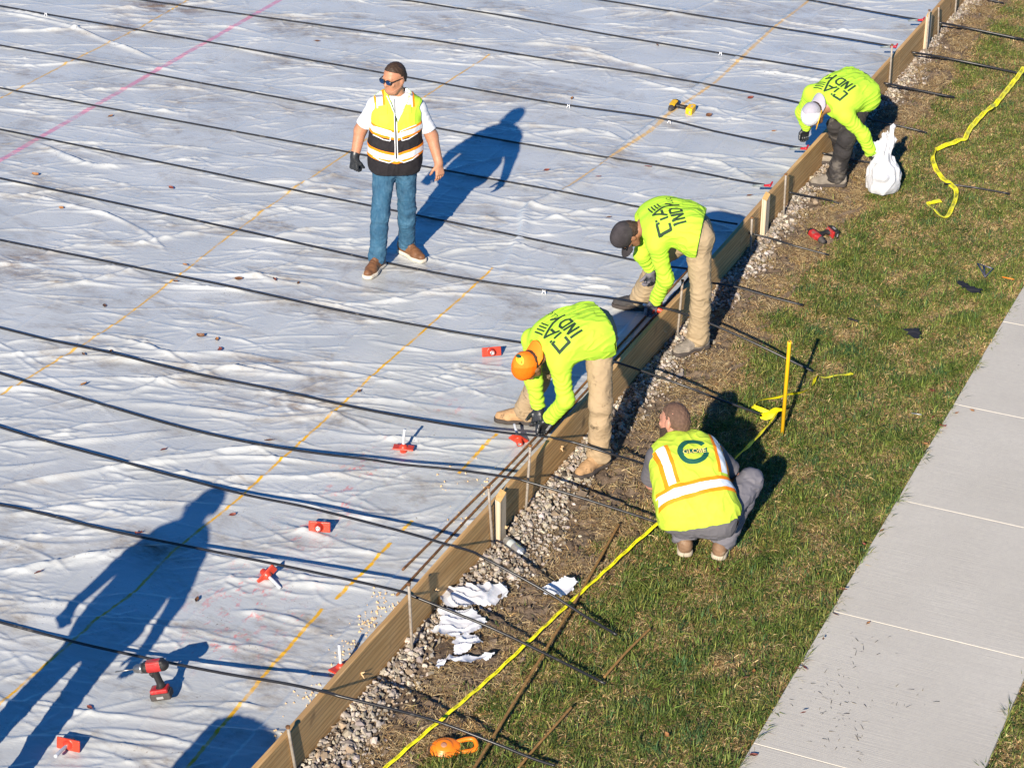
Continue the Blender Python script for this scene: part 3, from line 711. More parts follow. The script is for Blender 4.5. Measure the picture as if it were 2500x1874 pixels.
# ================================================================== SOFT SOLIDS (people, boots, bags): distance fields turned into one mesh
class Vol:
    def __init__(s, lo, hi, h):
        s.lo = np.asarray(lo, float); s.h = h
        s.n = np.ceil((np.asarray(hi) - s.lo) / h).astype(int) + 1
        s.ax = [s.lo[i] + h * np.arange(s.n[i]) for i in range(3)]
        s.F = np.full(s.n, 0.5, dtype=np.float32)
    def _sl(s, lo, hi):
        a = np.clip(np.floor((np.asarray(lo) - s.lo) / s.h).astype(int), 0, s.n); b = np.clip(np.ceil((np.asarray(hi) - s.lo) / s.h).astype(int) + 1, 0, s.n)
        sl = tuple(slice(p, q) for p, q in zip(a, b))
        return sl, (s.ax[0][sl[0]][:, None, None], s.ax[1][sl[1]][None, :, None], s.ax[2][sl[2]][None, None, :])
    def put(s, lo, hi, f, k=0.0, op='add'):
        m = k + 2.5 * s.h + .012
        sl, (X, Y, Z) = s._sl(np.asarray(lo) - m, np.asarray(hi) + m)
        if 0 in s.F[sl].shape: return s
        d = f(X, Y, Z).astype(np.float32); A = s.F[sl]
        if op == 'add':
            if k > 0:
                h = np.maximum(k - np.abs(A - d), 0) / k; s.F[sl] = np.minimum(A, d) - h * h * k * .25
            else: s.F[sl] = np.minimum(A, d)
        else: # cut away
            if k > 0:
                h = np.maximum(k - np.abs(A + d), 0) / k; s.F[sl] = np.maximum(A, -d) + h * h * k * .25
            else: s.F[sl] = np.maximum(A, -d)
        return s
    def cone(s, a, b, r1, r2=None, k=.03, op='add'):
        a = np.asarray(a, float); b = np.asarray(b, float); r2 = r1 if r2 is None else r2
        ba = b - a; L2 = ba @ ba + 1e-12; R = max(r1, r2)
        def f(X, Y, Z):
            px, py, pz = X - a[0], Y - a[1], Z - a[2]
            t = np.clip((px * ba[0] + py * ba[1] + pz * ba[2]) / L2, 0, 1)
            return np.sqrt((px - t * ba[0]) ** 2 + (py - t * ba[1]) ** 2 + (pz - t * ba[2]) ** 2) - (r1 + (r2 - r1) * t)
        return s.put(np.minimum(a, b) - R, np.maximum(a, b) + R, f, k, op)
    def ell(s, c, rad, A=None, k=.02, op='add'):
        c = np.asarray(c, float); A = np.eye(3) if A is None else np.asarray(A, float); R = max(rad)
        def f(X, Y, Z):
            x, y, z = X - c[0], Y - c[1], Z - c[2]
            q = [(A[i, 0] * x + A[i, 1] * y + A[i, 2] * z) for i in range(3)]
            k0 = np.sqrt(sum((q[i] / rad[i]) ** 2 for i in range(3))); k1 = np.sqrt(sum((q[i] / rad[i] ** 2) ** 2 for i in range(3))) + 1e-9
            return k0 * (k0 - 1) / k1
        return s.put(c - R, c + R, f, k, op)
    def box(s, c, half, A=None, r=.005, k=.0, op='add'):
        c = np.asarray(c, float); A = np.eye(3) if A is None else np.asarray(A, float); R = float(np.linalg.norm(half))
        def f(X, Y, Z):
            x, y, z = X - c[0], Y - c[1], Z - c[2]
            q = [np.abs(A[i, 0] * x + A[i, 1] * y + A[i, 2] * z) - (half[i] - r) for i in range(3)]
            o = np.sqrt(sum(np.maximum(v, 0) ** 2 for v in q))
            return o + np.minimum(np.maximum(np.maximum(q[0], q[1]), q[2]), 0) - r
        return s.put(c - R, c + R, f, k, op)
    def clip(s, p, nrm, k=.0):
        """remove everything on the side the normal points to"""
        p = np.asarray(p, float); nrm = np.asarray(nrm, float) / np.linalg.norm(nrm)
        d = ((s.ax[0][:, None, None] - p[0]) * nrm[0] + (s.ax[1][None, :, None] - p[1]) * nrm[1] + (s.ax[2][None, None, :] - p[2]) * nrm[2]).astype(np.float32)
        s.F = np.maximum(s.F, d); return s
    def warp(s, f):
        """add f(P) (a displacement field) near the surface"""
        m = np.abs(s.F) < .05; i, j, k = np.nonzero(m)
        P = np.stack([s.ax[0][i], s.ax[1][j], s.ax[2][k]], 1); s.F[m] += f(P).astype(np.float32); return s
    def mesh(s):
        F = s.F; S = F < 0
        c = [(0, 0, 0), (1, 0, 0), (0, 1, 0), (1, 1, 0), (0, 0, 1), (1, 0, 1), (0, 1, 1), (1, 1, 1)]
        n = F.shape; cut = lambda A, o: A[o[0]:n[0] - 1 + o[0], o[1]:n[1] - 1 + o[1], o[2]:n[2] - 1 + o[2]]
        cnt = sum(cut(S, o).astype(np.int8) for o in c); act = (cnt > 0) & (cnt < 8)
        I = np.stack(np.nonzero(act), 1); idx = np.full(act.shape, -1, dtype=np.int64); idx[act] = np.arange(len(I))
        f = np.stack([F[I[:, 0] + o[0], I[:, 1] + o[1], I[:, 2] + o[2]] for o in c], 1); co = np.array(c, float)
        pos = np.zeros((len(I), 3)); num = np.zeros(len(I))
        for a, b in [(0, 1), (2, 3), (4, 5), (6, 7), (0, 2), (1, 3), (4, 6), (5, 7), (0, 4), (1, 5), (2, 6), (3, 7)]:
            x = (f[:, a] < 0) != (f[:, b] < 0); t = np.where(x, f[:, a] / np.where(x, f[:, a] - f[:, b], 1), 0)
            pos += x[:, None] * (co[a] + t[:, None] * (co[b] - co[a])); num += x
        V = s.lo + s.h * (I + pos / num[:, None]); Q = []
        for ax in range(3):
            u, v = (ax + 1) % 3, (ax + 2) % 3
            sl0 = [slice(1, -1)] * 3; sl1 = [slice(1, -1)] * 3
            sl0[ax] = slice(0, n[ax] - 1); sl1[ax] = slice(1, n[ax])
            A, B = S[tuple(sl0)], S[tuple(sl1)]
            for inside in (True, False):
                m = (A & ~B) if inside else (~A & B); J = np.stack(np.nonzero(m), 1)
                if len(J) == 0: continue
                off = np.ones(3, int); off[ax] = 0; J = J + off
                e = np.eye(3, dtype=int)
                q = [idx[tuple((J - du * e[u] - dv * e[v]).T)] for du, dv in ((1, 1), (0, 1), (0, 0), (1, 0))]
                q = np.stack(q if inside else q[::-1], 1); Q.append(q)
        Q = np.concatenate(Q); Q = Q[(Q >= 0).all(1)]
        return V, Q

def vol_around(pts, pad, h):
    P = np.array(pts, float); return Vol(P.min(0) - pad, P.max(0) + pad, h)
def relax(V, Q, it=1, w=.5):
    for _ in range(it):
        S = np.zeros_like(V); c = np.zeros(len(V))
        for a, b in ((0, 1), (1, 2), (2, 3), (3, 0)):
            np.add.at(S, Q[:, a], V[Q[:, b]]); np.add.at(c, Q[:, a], 1); np.add.at(S, Q[:, b], V[Q[:, a]]); np.add.at(c, Q[:, b], 1)
        V = V * (1 - w) + w * S / np.maximum(c, 1)[:, None]
    return V

def unit(v): v = np.asarray(v, float); return v / (np.linalg.norm(v) + 1e-12)
def perp(v, d):  # part of v at right angles to d
    d = unit(d); return unit(np.asarray(v, float) - d * (np.asarray(v, float) @ d))
def frame(up, fwd):
    """rows: right, forward, up"""
    u = unit(up); f = perp(fwd, u); return np.stack([np.cross(f, u), f, u])

# ------------------------------------------------------------------ decals laid on a surface
class Surf:
    def __init__(s, V, Q): s.t = BVHTree.FromPolygons([tuple(v) for v in V], [tuple(int(i) for i in q) for q in Q])
    def cast(s, o, d, far=2.0):
        h = s.t.ray_cast(Vector(o), Vector(d), far); return (None, None) if h[0] is None else (np.array(h[0]), np.array(h[1]))
def lay(name, surf, quads2d, mapf, off, m, parent, midx=None):
    """quads2d: list of (4,2) uv quads, mapf(u, v) -> (origin, direction); each vertex is dropped on the surface"""
    V = []; F = []; mi = []; key = {}
    for qi, q in enumerate(quads2d):
        ids = []
        for (u, v) in q:
            kk = (round(u, 5), round(v, 5))
            if kk not in key:
                o, d = mapf(u, v); p, nn = surf.cast(o, d)
                if p is None: key[kk] = -1
                else:
                    if nn @ np.asarray(d) > 0: nn = -nn
                    key[kk] = len(V); V.append(p + nn * off)
            ids.append(key[kk])
        if -1 in ids: continue
        P = [V[i] for i in ids]
        if max(np.linalg.norm(P[i] - P[(i + 1) % len(P)]) for i in range(len(P))) > .075: continue
        F.append(ids); mi.append(0 if midx is None else midx[qi])
    if not F: return None
    return build(name, V, F, m, parent, smooth=True, midx=mi)
def strip2d(p0, p1, w, step=.007):
    """a straight stroke of width w as small quads"""
    p0 = np.array(p0, float); p1 = np.array(p1, float); d = p1 - p0; L = np.linalg.norm(d); d /= L; s = np.array([-d[1], d[0]]) * w / 2
    n = max(1, int(math.ceil(L / step))); m = max(1, int(math.ceil(w / step))); out = []
    for i in range(n):
        for j in range(m):
            a, b = i / n * L, (i + 1) / n * L; e, f = -1 + 2 * j / m, -1 + 2 * (j + 1) / m
            out.append([p0 + d * a + s * e, p0 + d * b + s * e, p0 + d * b + s * f, p0 + d * a + s * f])
    return out
def rect2d(u0, u1, v0, v1, step=.010):
    n = max(1, int(math.ceil(abs(u1 - u0) / step))); m = max(1, int(math.ceil(abs(v1 - v0) / step))); out = []
    U = np.linspace(u0, u1, n + 1); W = np.linspace(v0, v1, m + 1)
    for i in range(n):
        for j in range(m): out.append([(U[i], W[j]), (U[i + 1], W[j]), (U[i + 1], W[j + 1]), (U[i], W[j + 1])])
    return out
def text2d(txt, size, step=.006):
    """letters of the built-in font as small 2-D polygons (triangles), centred"""
    cu = bpy.data.curves.new('lettering', 'FONT'); cu.body = txt; cu.size = size; cu.align_x = 'CENTER'; cu.resolution_u = 3
    ob = bpy.data.objects.new('lettering', cu); COL.objects.link(ob)
    bpy.context.view_layer.update()
    me = ob.evaluated_get(bpy.context.evaluated_depsgraph_get()).to_mesh()
    import bmesh
    bm = bmesh.new(); bm.from_mesh(me); bmesh.ops.triangulate(bm, faces=bm.faces)
    for _ in range(2):
        e = [e for e in bm.edges if e.calc_length() > step]
        if e: bmesh.ops.subdivide_edges(bm, edges=e, cuts=1); bmesh.ops.triangulate(bm, faces=bm.faces)
    out = [[(v.co.x, v.co.y) for v in f.verts] for f in bm.faces]
    bm.free(); ob.evaluated_get(bpy.context.evaluated_depsgraph_get()).to_mesh_clear()
    bpy.data.objects.remove(ob); bpy.data.curves.remove(cu); return out

# ------------------------------------------------------------------ anatomy
def hand(vol, wr, d, pn, thumb, curl=.4, sc=1.0, inf=0.0, k=.006, spread=.0):
    """wr wrist; d direction towards the fingers; pn palm normal; thumb unit vector towards the thumb side"""
    d = unit(d); th = perp(thumb, d); pn = perp(np.cross(d, th), d) * (1 if np.cross(d, th) @ np.asarray(pn) > 0 else -1)
    pl = .092 * sc
    vol.cone(wr - d * .02, wr + d * .015, .028 * sc + inf, .026 * sc + inf, .02)
    for s_ in (-.030, -.010, .010, .030):
        vol.cone(wr + d * .015 + th * s_ * .55 * sc, wr + d * pl + th * s_ * sc, .0150 * sc + inf, .0125 * sc + inf, .016)
    for s_, L, cu, r in ((.031, .074, curl * .9, .0088), (.0105, .083, curl, .0092), (-.0105, .077, curl * 1.08, .0088), (-.031, .060, curl * 1.18, .0076)):
        p = wr + d * (pl - .004) + th * s_ * sc; a = cu * .8; dd = d
        for seg, f in ((0, .46), (1, .31), (2, .23)):
            ang = a + seg * cu; dd = unit(d * math.cos(ang) + pn * math.sin(ang) + th * (s_ * spread * 8) * (seg == 0))
            q = p + dd * L * f * sc; vol.cone(p, q, r * sc * (1 - .08 * seg) + inf, r * sc * (1 - .08 * (seg + 1)) + inf, k); p = q
    p = wr + d * .028 * sc + th * .026 * sc
    t1 = unit(d * .62 + th * .62 + pn * .42); t2 = unit(d * .80 + th * (.35 - .3 * min(curl, 1)) + pn * (.45 + .3 * curl))
    q = p + t1 * .040 * sc; r_ = q + t2 * .030 * sc; e = r_ + unit(t2 + pn * .3) * .024 * sc
    vol.cone(p, q, .0145 * sc + inf, .0112 * sc + inf, .014); vol.cone(q, r_, .0108 * sc + inf, .0098 * sc + inf, k); vol.cone(r_, e, .0096 * sc + inf, .0080 * sc + inf, k)

def head_shape(vol, c, A, k=.018, hs=1.0):
    """c centre of the skull, A rows right/forward/up, hs size"""
    L = lambda x, y, z: c + hs * (A.T @ np.array([x, y, z])); A = A / hs; R = lambda r: r * hs
    vol.ell(L(0, -.010, .020), (.0745, .0960, .0900), A, k)                 # skull
    vol.ell(L(0, .030, -.045), (.0600, .0640, .0760), A, .03)               # face
    vol.ell(L(0, .050, -.095), (.0430, .0400, .0330), A, .02)               # chin and jaw
    for s_ in (-1, 1):
        vol.cone(L(s_ * .052, -.005, -.055), L(s_ * .035, .048, -.098), R(.020), R(.017), .02)   # jaw line
        vol.ell(L(s_ * .0745, -.010, -.020), (.0095, .020, .032), A, .008)  # ear
        vol.ell(L(s_ * .0800, -.013, -.016), (.0070, .018, .027), A, .005)
        vol.ell(L(s_ * .040, .072, -.030), (.020, .014, .015), A, .012)     # cheek
        vol.ell(L(s_ * .031, .093, .002), (.0140, .0080, .0090), A, .006, 'cut')   # eye socket
        vol.ell(L(s_ * .031, .083, .002), (.0120, .0110, .0095), A, .004)   # eyeball under the lid
    vol.cone(L(-.034, .078, .020), L(.034, .078, .020), R(.0105), None, .014)  # brow
    vol.cone(L(0, .086, .008), L(0, .108, -.030), R(.0085), R(.0125), .010)        # nose
    for s_ in (-1, 1): vol.ell(L(s_ * .011, .098, -.034), (.0080, .0090, .0070), A, .006)
    vol.cone(L(-.019, .082, -.064), L(.019, .082, -.064), R(.0075), None, .007)  # lips
    vol.cone(L(-.016, .080, -.074), L(.016, .080, -.074), R(.0080), None, .007)
    vol.cone(L(-.020, .0905, -.069), L(.020, .0905, -.069), .0022, .0022, .003, 'cut')

class Pose: hs = 1.0
def spine(J, n=10):
    """centres, lateral directions along the trunk from pelvis to neck"""
    a, m, b = J.pel, J.mid, J.neck; out = []
    for t in np.linspace(0, 1, n):
        p = (1 - t) ** 2 * a + 2 * t * (1 - t) * (2 * m - .5 * a - .5 * b) + t * t * b
        lat = unit(J.hipR - J.hipL) * (1 - t) + unit(J.shR - J.shL) * t
        out.append((t, p, unit(lat)))
    return out
def trunk(vol, J, inf=0.0, fat=1.0, k=.05, t0=0.0, t1=1.0):
    for t, p, lat in spine(J, 12):
        if t < t0 - 1e-6 or t > t1 + 1e-6: continue
        hw = np.interp(t, [0, .3, .7, .92, 1], [.078, .062, .076, .070, .03]) * J.w; r = np.interp(t, [0, .3, .7, .92, 1], [.106, .098, .108, .082, .058]) * fat
        vol.cone(p - lat * hw, p + lat * hw, r + inf, None, k)
    for s_ in (J.shL, J.shR):
        if t1 >= .95: vol.cone(J.neck - unit(J.neck - J.mid) * .045, s_, .062 + inf, .058 + inf, k)
def legs(vol, J, inf=0.0, k=.04, th=.086, kn=.060, an=.046, cuff=None):
    for hp, kn_, an_ in ((J.hipL, J.kneeL, J.anL), (J.hipR, J.kneeR, J.anR)):
        vol.cone(hp, kn_, th + inf, kn + inf, k); calf = kn_ + (an_ - kn_) * .32 + perp(hp - kn_, an_ - kn_) * -.006
        vol.cone(kn_, calf, kn * .96 + inf, kn * .95 + inf, k); vol.cone(calf, an_, kn * .95 + inf, (cuff or an) + inf, k)
def arms(vol, J, inf=0.0, k=.03, end=1.0, up=.052, el=.041, wr=.030, which='LR', flare=0):
    for c in which:
        a, b, w = getattr(J, 'sh' + c), getattr(J, 'el' + c), getattr(J, 'wr' + c)
        if end <= .5:
            e = a + (b - a) * end * 2; vol.cone(a, e, up * 1.06 + inf, up + inf + flare, k)
        else:
            e = b + (w - b) * (end - .5) * 2; vol.cone(a, b, up * 1.06 + inf, el + inf, k); vol.cone(b, e, el + inf, wr + inf + flare, k)

def allpts(J): return [getattr(J, q) for q in ('pel', 'mid', 'neck', 'head', 'shL', 'shR', 'elL', 'elR', 'wrL', 'wrR', 'hipL', 'hipR', 'kneeL', 'kneeR', 'anL', 'anR')]
def person_body(J, root, skin):
    v = vol_around(allpts(J), .21, .0052)
    trunk(v, J, -.012); legs(v, J, -.010); arms(v, J, 0.0, .02, 1.0, *J.arm)
    v.cone(J.neck - unit(J.neck - J.mid) * .02, J.head - J.A[2] * .050 - J.A[1] * .018, .060, .054, .03)
    head_shape(v, J.head, J.A, hs=J.hs)
    for c in 'LR':
        w = getattr(J, 'wr' + c); hd = getattr(J, 'hand' + c); hand(v, w, *hd)
        a = getattr(J, 'an' + c); v.cone(a, a + getattr(J, 'toe' + c) * .09 - np.array([0, 0, .05]), .034, .022, .03)
    V, Q = v.mesh(); return build('body', V, Q, skin, root), Surf(V, Q)

def boot(J, c, root, mu, ms, rise=.16, base=None, name='boot', sole_h=.030, fat=1.0, tilt=0.0):
    an = getattr(J, 'an' + c); d = getattr(J, 'toe' + c); d = unit(np.array([d[0], d[1], d[2]])); g0 = an - np.array([0, 0, .10])
    if base is not None: g0 = np.array([g0[0], g0[1], base])
    s_ = unit(np.cross(d, [0, 0, 1])); n = np.cross(s_, d)
    heel, ball, toe = g0 - d * .055, g0 + d * .125, g0 + d * .185
    v = vol_around([heel, toe, an + np.array([0, 0, rise])], .085, .0058)
    up = n
    v.cone(heel + up * .052, heel + up * .085, .041 * fat, .043 * fat, .02)
    v.cone(heel + up * .060, ball + up * .040, .041 * fat, .041 * fat, .03)
    v.cone(ball + up * .038 - s_ * .012, ball + up * .038 + s_ * .012, .038 * fat, .038 * fat, .02)
    v.cone(ball + up * .040, toe + up * .034, .043 * fat, .037 * fat, .02)
    sh = unit(getattr(J, 'knee' + c) - an)
    v.cone(g0 + up * .07, an + sh * (rise - .10), .047 * fat, .052 * fat, .035)
    v.cone(g0 + d * .03 + up * .10, g0 + d * .09 + up * .065, .036 * fat, .033 * fat, .03)
    v.clip(g0 + up * (sole_h - .006), -up)
    lace = lambda P: .0022 * np.sin(((P - g0) @ d) * 260) * (np.abs((P - g0) @ s_) < .022) * (((P - g0) @ d) > .015) * (((P - g0) @ d) < .12) * (((P - g0) @ up) > .05) + .0012 * wnoise(P, .03, 91)
    v.warp(lace)
    V, Q = v.mesh(); o = build(name, V, Q, mu, root)
    w = vol_around([heel, toe], .075, .0055)
    for t in np.linspace(0, 1, 9):
        p = heel - d * .004 + (toe - heel) * t * 1.03; hw = np.interp(t, [0, .35, .75, 1], [.008, .004, .018, .008]); r = .0405 * fat * np.interp(t, [0, .35, .75, 1], [1, .93, 1.0, .92])
        w.cone(p - s_ * hw + up * .015, p + s_ * hw + up * .015, r + .004, None, .012)
    w.clip(g0 + up * sole_h, up); w.clip(g0 + up * .0005, -up)
    V, Q = w.mesh(); build('sole', V, Q, ms, o); return o

def trousers(J, root, m, inf=.012, seed=1, cuff=.062, fold=.0055, waist=.34, name='trousers'):
    v = vol_around([J.pel, J.mid, J.hipL, J.hipR, J.kneeL, J.kneeR, J.anL, J.anR], .20, .0068)
    trunk(v, J, inf, 1.0, .05, 0, waist); legs(v, J, inf, .035, .088, .066, cuff, cuff)
    for c in 'LR':
        an = getattr(J, 'an' + c); kn = getattr(J, 'knee' + c); d = unit(an - kn)
    P0 = {c: (getattr(J, 'knee' + c), getattr(J, 'an' + c), getattr(J, 'hip' + c)) for c in 'LR'}
    def folds(P):
        o = .6 * fold * wnoise(P, .12, seed, 12); o -= 1.0 * fold * np.clip(1 - 1.3 * np.abs(wnoise(P, .105, seed + 1, 12, (1, 1, 1.9))), 0, 1) ** 2.5
        for c in 'LR':
            kn, an, hp = P0[c]; ax = unit(an - kn); t = ((P - kn) @ ax) / np.linalg.norm(an - kn)
            near = np.exp(-(np.linalg.norm(P - kn - np.clip(t, 0, 1)[:, None] * (an - kn), axis=1) / .13) ** 4)
            ph = 3 * wnoise(P, .16, seed + 5)
            o -= near * .8 * fold * (np.clip((t - .62) / .3, 0, 1)) * np.sin(t * 34 + ph)      # bunching above the boot
            o -= near * .8 * fold * np.exp(-(t / .28) ** 2) * np.sin(t * 30 + ph)              # behind and over the knee
        return o
    v.warp(folds)
    for c in 'LR':
        kn, an, hp = P0[c]; ax = unit(an - kn); e = an + ax * .035
        rr = .14
        def f(X, Y, Z, e=e, ax=ax):   # cut the cuff off square
            d = (X - e[0]) * ax[0] + (Y - e[1]) * ax[1] + (Z - e[2]) * ax[2]
            q = np.sqrt((X - e[0]) ** 2 + (Y - e[1]) ** 2 + (Z - e[2]) ** 2)
            return np.maximum(-d, q - rr)
        v.put(e - rr, e + rr, f, 0, 'cut')
    V, Q = v.mesh(); V = relax(V, Q, 1, .3); return build(name, V, Q, m, root), Surf(V, Q)

def shirt(J, root, m, inf=.016, sleeve=1.0, seed=3, fold=.006, hem=.02, flare=.012, name='shirt', fat=1.04, armr=(.058, .048, .036), neckcut=.052, collar=True, hemn=None):
    pts = [J.pel, J.mid, J.neck, J.shL, J.shR, J.elL, J.elR] + ([J.wrL, J.wrR] if sleeve > .6 else [])
    v = vol_around(pts, .19, .0064)
    trunk(v, J, inf, fat, .05); ax = unit(J.neck - J.pel)
    for t, p, lat in spine(J, 12)[:4]: v.cone(p - lat * .080 * J.w, p + lat * .080 * J.w, .108 * fat + inf + flare * (1 - t * 3), None, .05)
    arms(v, J, inf * .6, .035, sleeve, *armr, flare=.006 if sleeve < .6 else .004)
    S = {c: (getattr(J, 'sh' + c), getattr(J, 'el' + c), getattr(J, 'wr' + c)) for c in 'LR'}
    chest = J.mid + .45 * (J.neck - J.mid)
    def folds(P):
        # long pulls from the waist to the armpits, small crumples, rings on the sleeves
        lat = unit(J.shR - J.shL); al = unit(J.neck - J.mid); dep = np.cross(lat, al)
        q = np.stack([(P - chest) @ lat, (P - chest) @ al, (P - chest) @ dep], 1)
        o = .5 * fold * wnoise(q, .12, seed, 12, (1, .55, 1)); low = np.clip(.55 - q[:, 1] / .25, 0, 1)
        o -= fold * 1.1 * low * np.clip(1 - 1.25 * np.abs(wnoise(q, .085, seed + 2, 12, (1.2, .28, 1.2))), 0, 1) ** 2
        for c in 'LR':
            a, b, w = S[c]
            for p0, p1, amp in ((a, b, .9), (b, w, 1.1)):
                L = np.linalg.norm(p1 - p0); x = unit(p1 - p0); t = ((P - p0) @ x) / L; rad = np.linalg.norm(P - p0 - np.clip(t, 0, 1)[:, None] * (p1 - p0), axis=1)
                near = (t > .12) * (t < 1.05) * np.exp(-(rad / .085) ** 4)
                o = o * (1 - .5 * near) - near * amp * .55 * fold * np.sin(t * L * 135 + 3.2 * wnoise(P, .13, seed + 7) + 18 * ((P - p0) @ perp(lat + .3, x)))
        return o
    v.warp(folds)
    hn = -ax if hemn is None else unit(hemn)
    v.clip(J.pel + hn * hem, hn)
    nd = unit(J.head - J.neck); cp = J.neck + unit(J.neck - J.mid) * .040 + nd * .006; cn = unit(unit(J.neck - J.mid) + nd); cc = J.neck + nd * .10
    def f(X, Y, Z):
        return np.maximum(-((X - cp[0]) * cn[0] + (Y - cp[1]) * cn[1] + (Z - cp[2]) * cn[2]), np.sqrt((X - cc[0]) ** 2 + (Y - cc[1]) ** 2 + (Z - cc[2]) ** 2) - .125)
    v.put(cc - .13, cc + .13, f, .0, 'cut')
    if sleeve > .6:
        for c in 'LR':
            a, b, w = S[c]; x = unit(w - b); e = b + (w - b) * (sleeve - .5) * 2
            def f(X, Y, Z, e=e, x=x):
                d = (X - e[0]) * x[0] + (Y - e[1]) * x[1] + (Z - e[2]) * x[2]; q = np.sqrt((X - e[0]) ** 2 + (Y - e[1]) ** 2 + (Z - e[2]) ** 2)
                return np.maximum(-d, q - .075)
            v.put(e - .08, e + .08, f, 0, 'cut')
    else:
        for c in 'LR':
            a, b, w = S[c]; x = unit(b - a); e = a + (b - a) * sleeve * 2
            def f(X, Y, Z, e=e, x=x):
                d = (X - e[0]) * x[0] + (Y - e[1]) * x[1] + (Z - e[2]) * x[2]; q = np.sqrt((X - e[0]) ** 2 + (Y - e[1]) ** 2 + (Z - e[2]) ** 2)
                return np.maximum(-d, q - .10)
            v.put(e - .10, e + .10, f, 0, 'cut')
    V, Q = v.mesh(); V = relax(V, Q, 1, .3); return build(name, V, Q, m, root), Surf(V, Q)

def glove(J, c, root, m, cuff=.05, inf=.003, name='glove'):
    w = getattr(J, 'wr' + c); hd = getattr(J, 'hand' + c); e = getattr(J, 'el' + c)
    v = vol_around([w, w + unit(hd[0]) * .19], .085, .0042)
    x = unit(w - e); v.cone(w - x * cuff, w, .034 + inf, .032 + inf, .02); hand(v, w, hd[0], hd[1], hd[2], hd[3], 1.0, inf)
    V, Q = v.mesh(); return build(name, V, Q, m, root)

def ball_cap(J, root, mats, brim_dir, tilt=0.0, panels=None, name='cap', size=1.0, brim_len=.086, drop=.0):
    """crown over the skull, brim, button; brim_dir +1 worn forward, -1 backward. mats: crown, brim, (back panels), seam"""
    A = J.A; f = A[1] * brim_dir; r = A[0] * brim_dir; u = A[2]
    c = J.head + A.T @ np.array([0, -.008, .026])
    v = vol_around([c], .15, .0055); B = np.stack([r, f, u])
    v.ell(c, (.0865 * size, .1080 * size, .0965 * size), B, 0); v.ell(c + f * .03 + u * .03, (.066 * size, .076 * size, .067 * size), B, .02)
    def seams(P):
        q = (P - c) @ B.T; a = np.arctan2(q[:, 0], q[:, 1]); k = np.abs(((a / (math.pi / 3) + .0) % 1) - .5) * (math.pi / 3)
        rr = np.hypot(q[:, 0], q[:, 1]); return .0016 * np.exp(-((math.pi / 6 - k) * rr / .004) ** 2) + .0008 * wnoise(P, .04, 17)
    v.warp(seams); pl = unit(u + f * tilt)
    v.clip(c - u * (.040 + drop), -pl)
    V, Q = v.mesh(); cen = V[Q].mean(1); q = (cen - c) @ B.T
    mi = np.zeros(len(Q), int)
    if panels: mi[(np.abs(np.arctan2(q[:, 0], q[:, 1])) > math.radians(62))] = 1
    root_cap = build(name, V, Q, [mats['crown'], mats.get('back', mats['crown'])], root, midx=mi)
    # brim: a curved plate
    n, mm = 15, 7; VV = []; FF = []
    for side in (0, 1):
        for i in range(n):
            a = math.radians(-66 + 132 * i / (n - 1)); s_, co = math.sin(a), math.cos(a)
            for j in range(mm):
                t = j / (mm - 1); ext = brim_len * max(0, co) ** .55
                rad = np.array([.0855 * size * s_, .1065 * size * co]); x, y = rad[0] * (1 + .02 * t), rad[1] + t * ext
                x *= 1 - .10 * t * (1 - co)
                z = -.036 - drop - .020 * (x / .07) ** 2 * (.4 + .6 * t) - .012 * t + .0022 * (1 if side == 0 else -1)
                VV.append(c + B.T @ np.array([x, y, z]))
    sk = n * mm; id_ = lambda s_, i, j: s_ * sk + i * mm + j
    for i in range(n - 1):
        for j in range(mm - 1):
            FF.append((id_(0, i, j), id_(0, i + 1, j), id_(0, i + 1, j + 1), id_(0, i, j + 1))); FF.append((id_(1, i, j), id_(1, i, j + 1), id_(1, i + 1, j + 1), id_(1, i + 1, j)))
        FF.append((id_(0, i, mm - 1), id_(0, i + 1, mm - 1), id_(1, i + 1, mm - 1), id_(1, i, mm - 1)))
    for i in (0, n - 1):
        for j in range(mm - 1): FF.append((id_(0, i, j), id_(0, i, j + 1), id_(1, i, j + 1), id_(1, i, j)))
    build('brim', VV, FF, mats['brim'], root_cap)
    V, F = lathe([(.006, 0), (.0075, .003), (.004, .006)], c + u * .0945 * size + f * .004, u, 10); build('button', V, F, mats.get('button', mats['crown']), root_cap)
    J.cap = (c, B, Surf(*v.mesh())); return root_cap
# ================================================================== PEOPLE
def cloth(name, col, rough=.85, var=.10, scale=9, bs=420, bump=.25, dirt=None, spec=.2, sheen=.0):
    m = mat(name, col, rough, 0, var, scale, bump, bs, .0012, spec, dirt=dirt)
    return m
def skin_mat(name, col, red=.10):
    t = NT(name); co = t.coord()
    c = t.ramp(t.noise(co, 22, 4, .6), [(.3, [q * .88 for q in col]), (.7, [min(1, q * 1.10) for q in col])])
    c = t.mix(t.ramp(t.noise(co, 9, 2), [(.5, 0.0), (.75, .35)]), c, (col[0] * 1.05, col[1] * .78, col[2] * .72))
    m = t.set(c, .52, 0, t.bump(t.noise(co, 300, 3), .2, .001), .4)
    t.b.inputs['Subsurface Weight'].default_value = .08; t.b.inputs['Subsurface Radius'].default_value = (.012, .004, .002); t.b.inputs['Subsurface Scale'].default_value = .5
    return m
SKIN1 = skin_mat('fair_tanned_skin', (.43, .205, .118)); SKIN2 = skin_mat('brown_skin', (.30, .145, .080)); SKIN3 = skin_mat('reddened_skin', (.46, .22, .15))
HIVIS = cloth('hi_vis_lime_jersey', (.41, .68, .045), .75, .06, 6)
VESTL = cloth('hi_vis_lime_vest', (.50, .77, .05), .7, .07, 8)
VESTMESH = cloth('lime_mesh_vest', (.47, .62, .05), .75, .12, 30, 700, .5)
ORANGE = cloth('orange_trim', (.86, .24, .008), .65, .06, 12)
SILVER = mat('reflective_silver_tape', (.72, .77, .80), .32, .15, .10, 30, .5, 40, .004, .6)
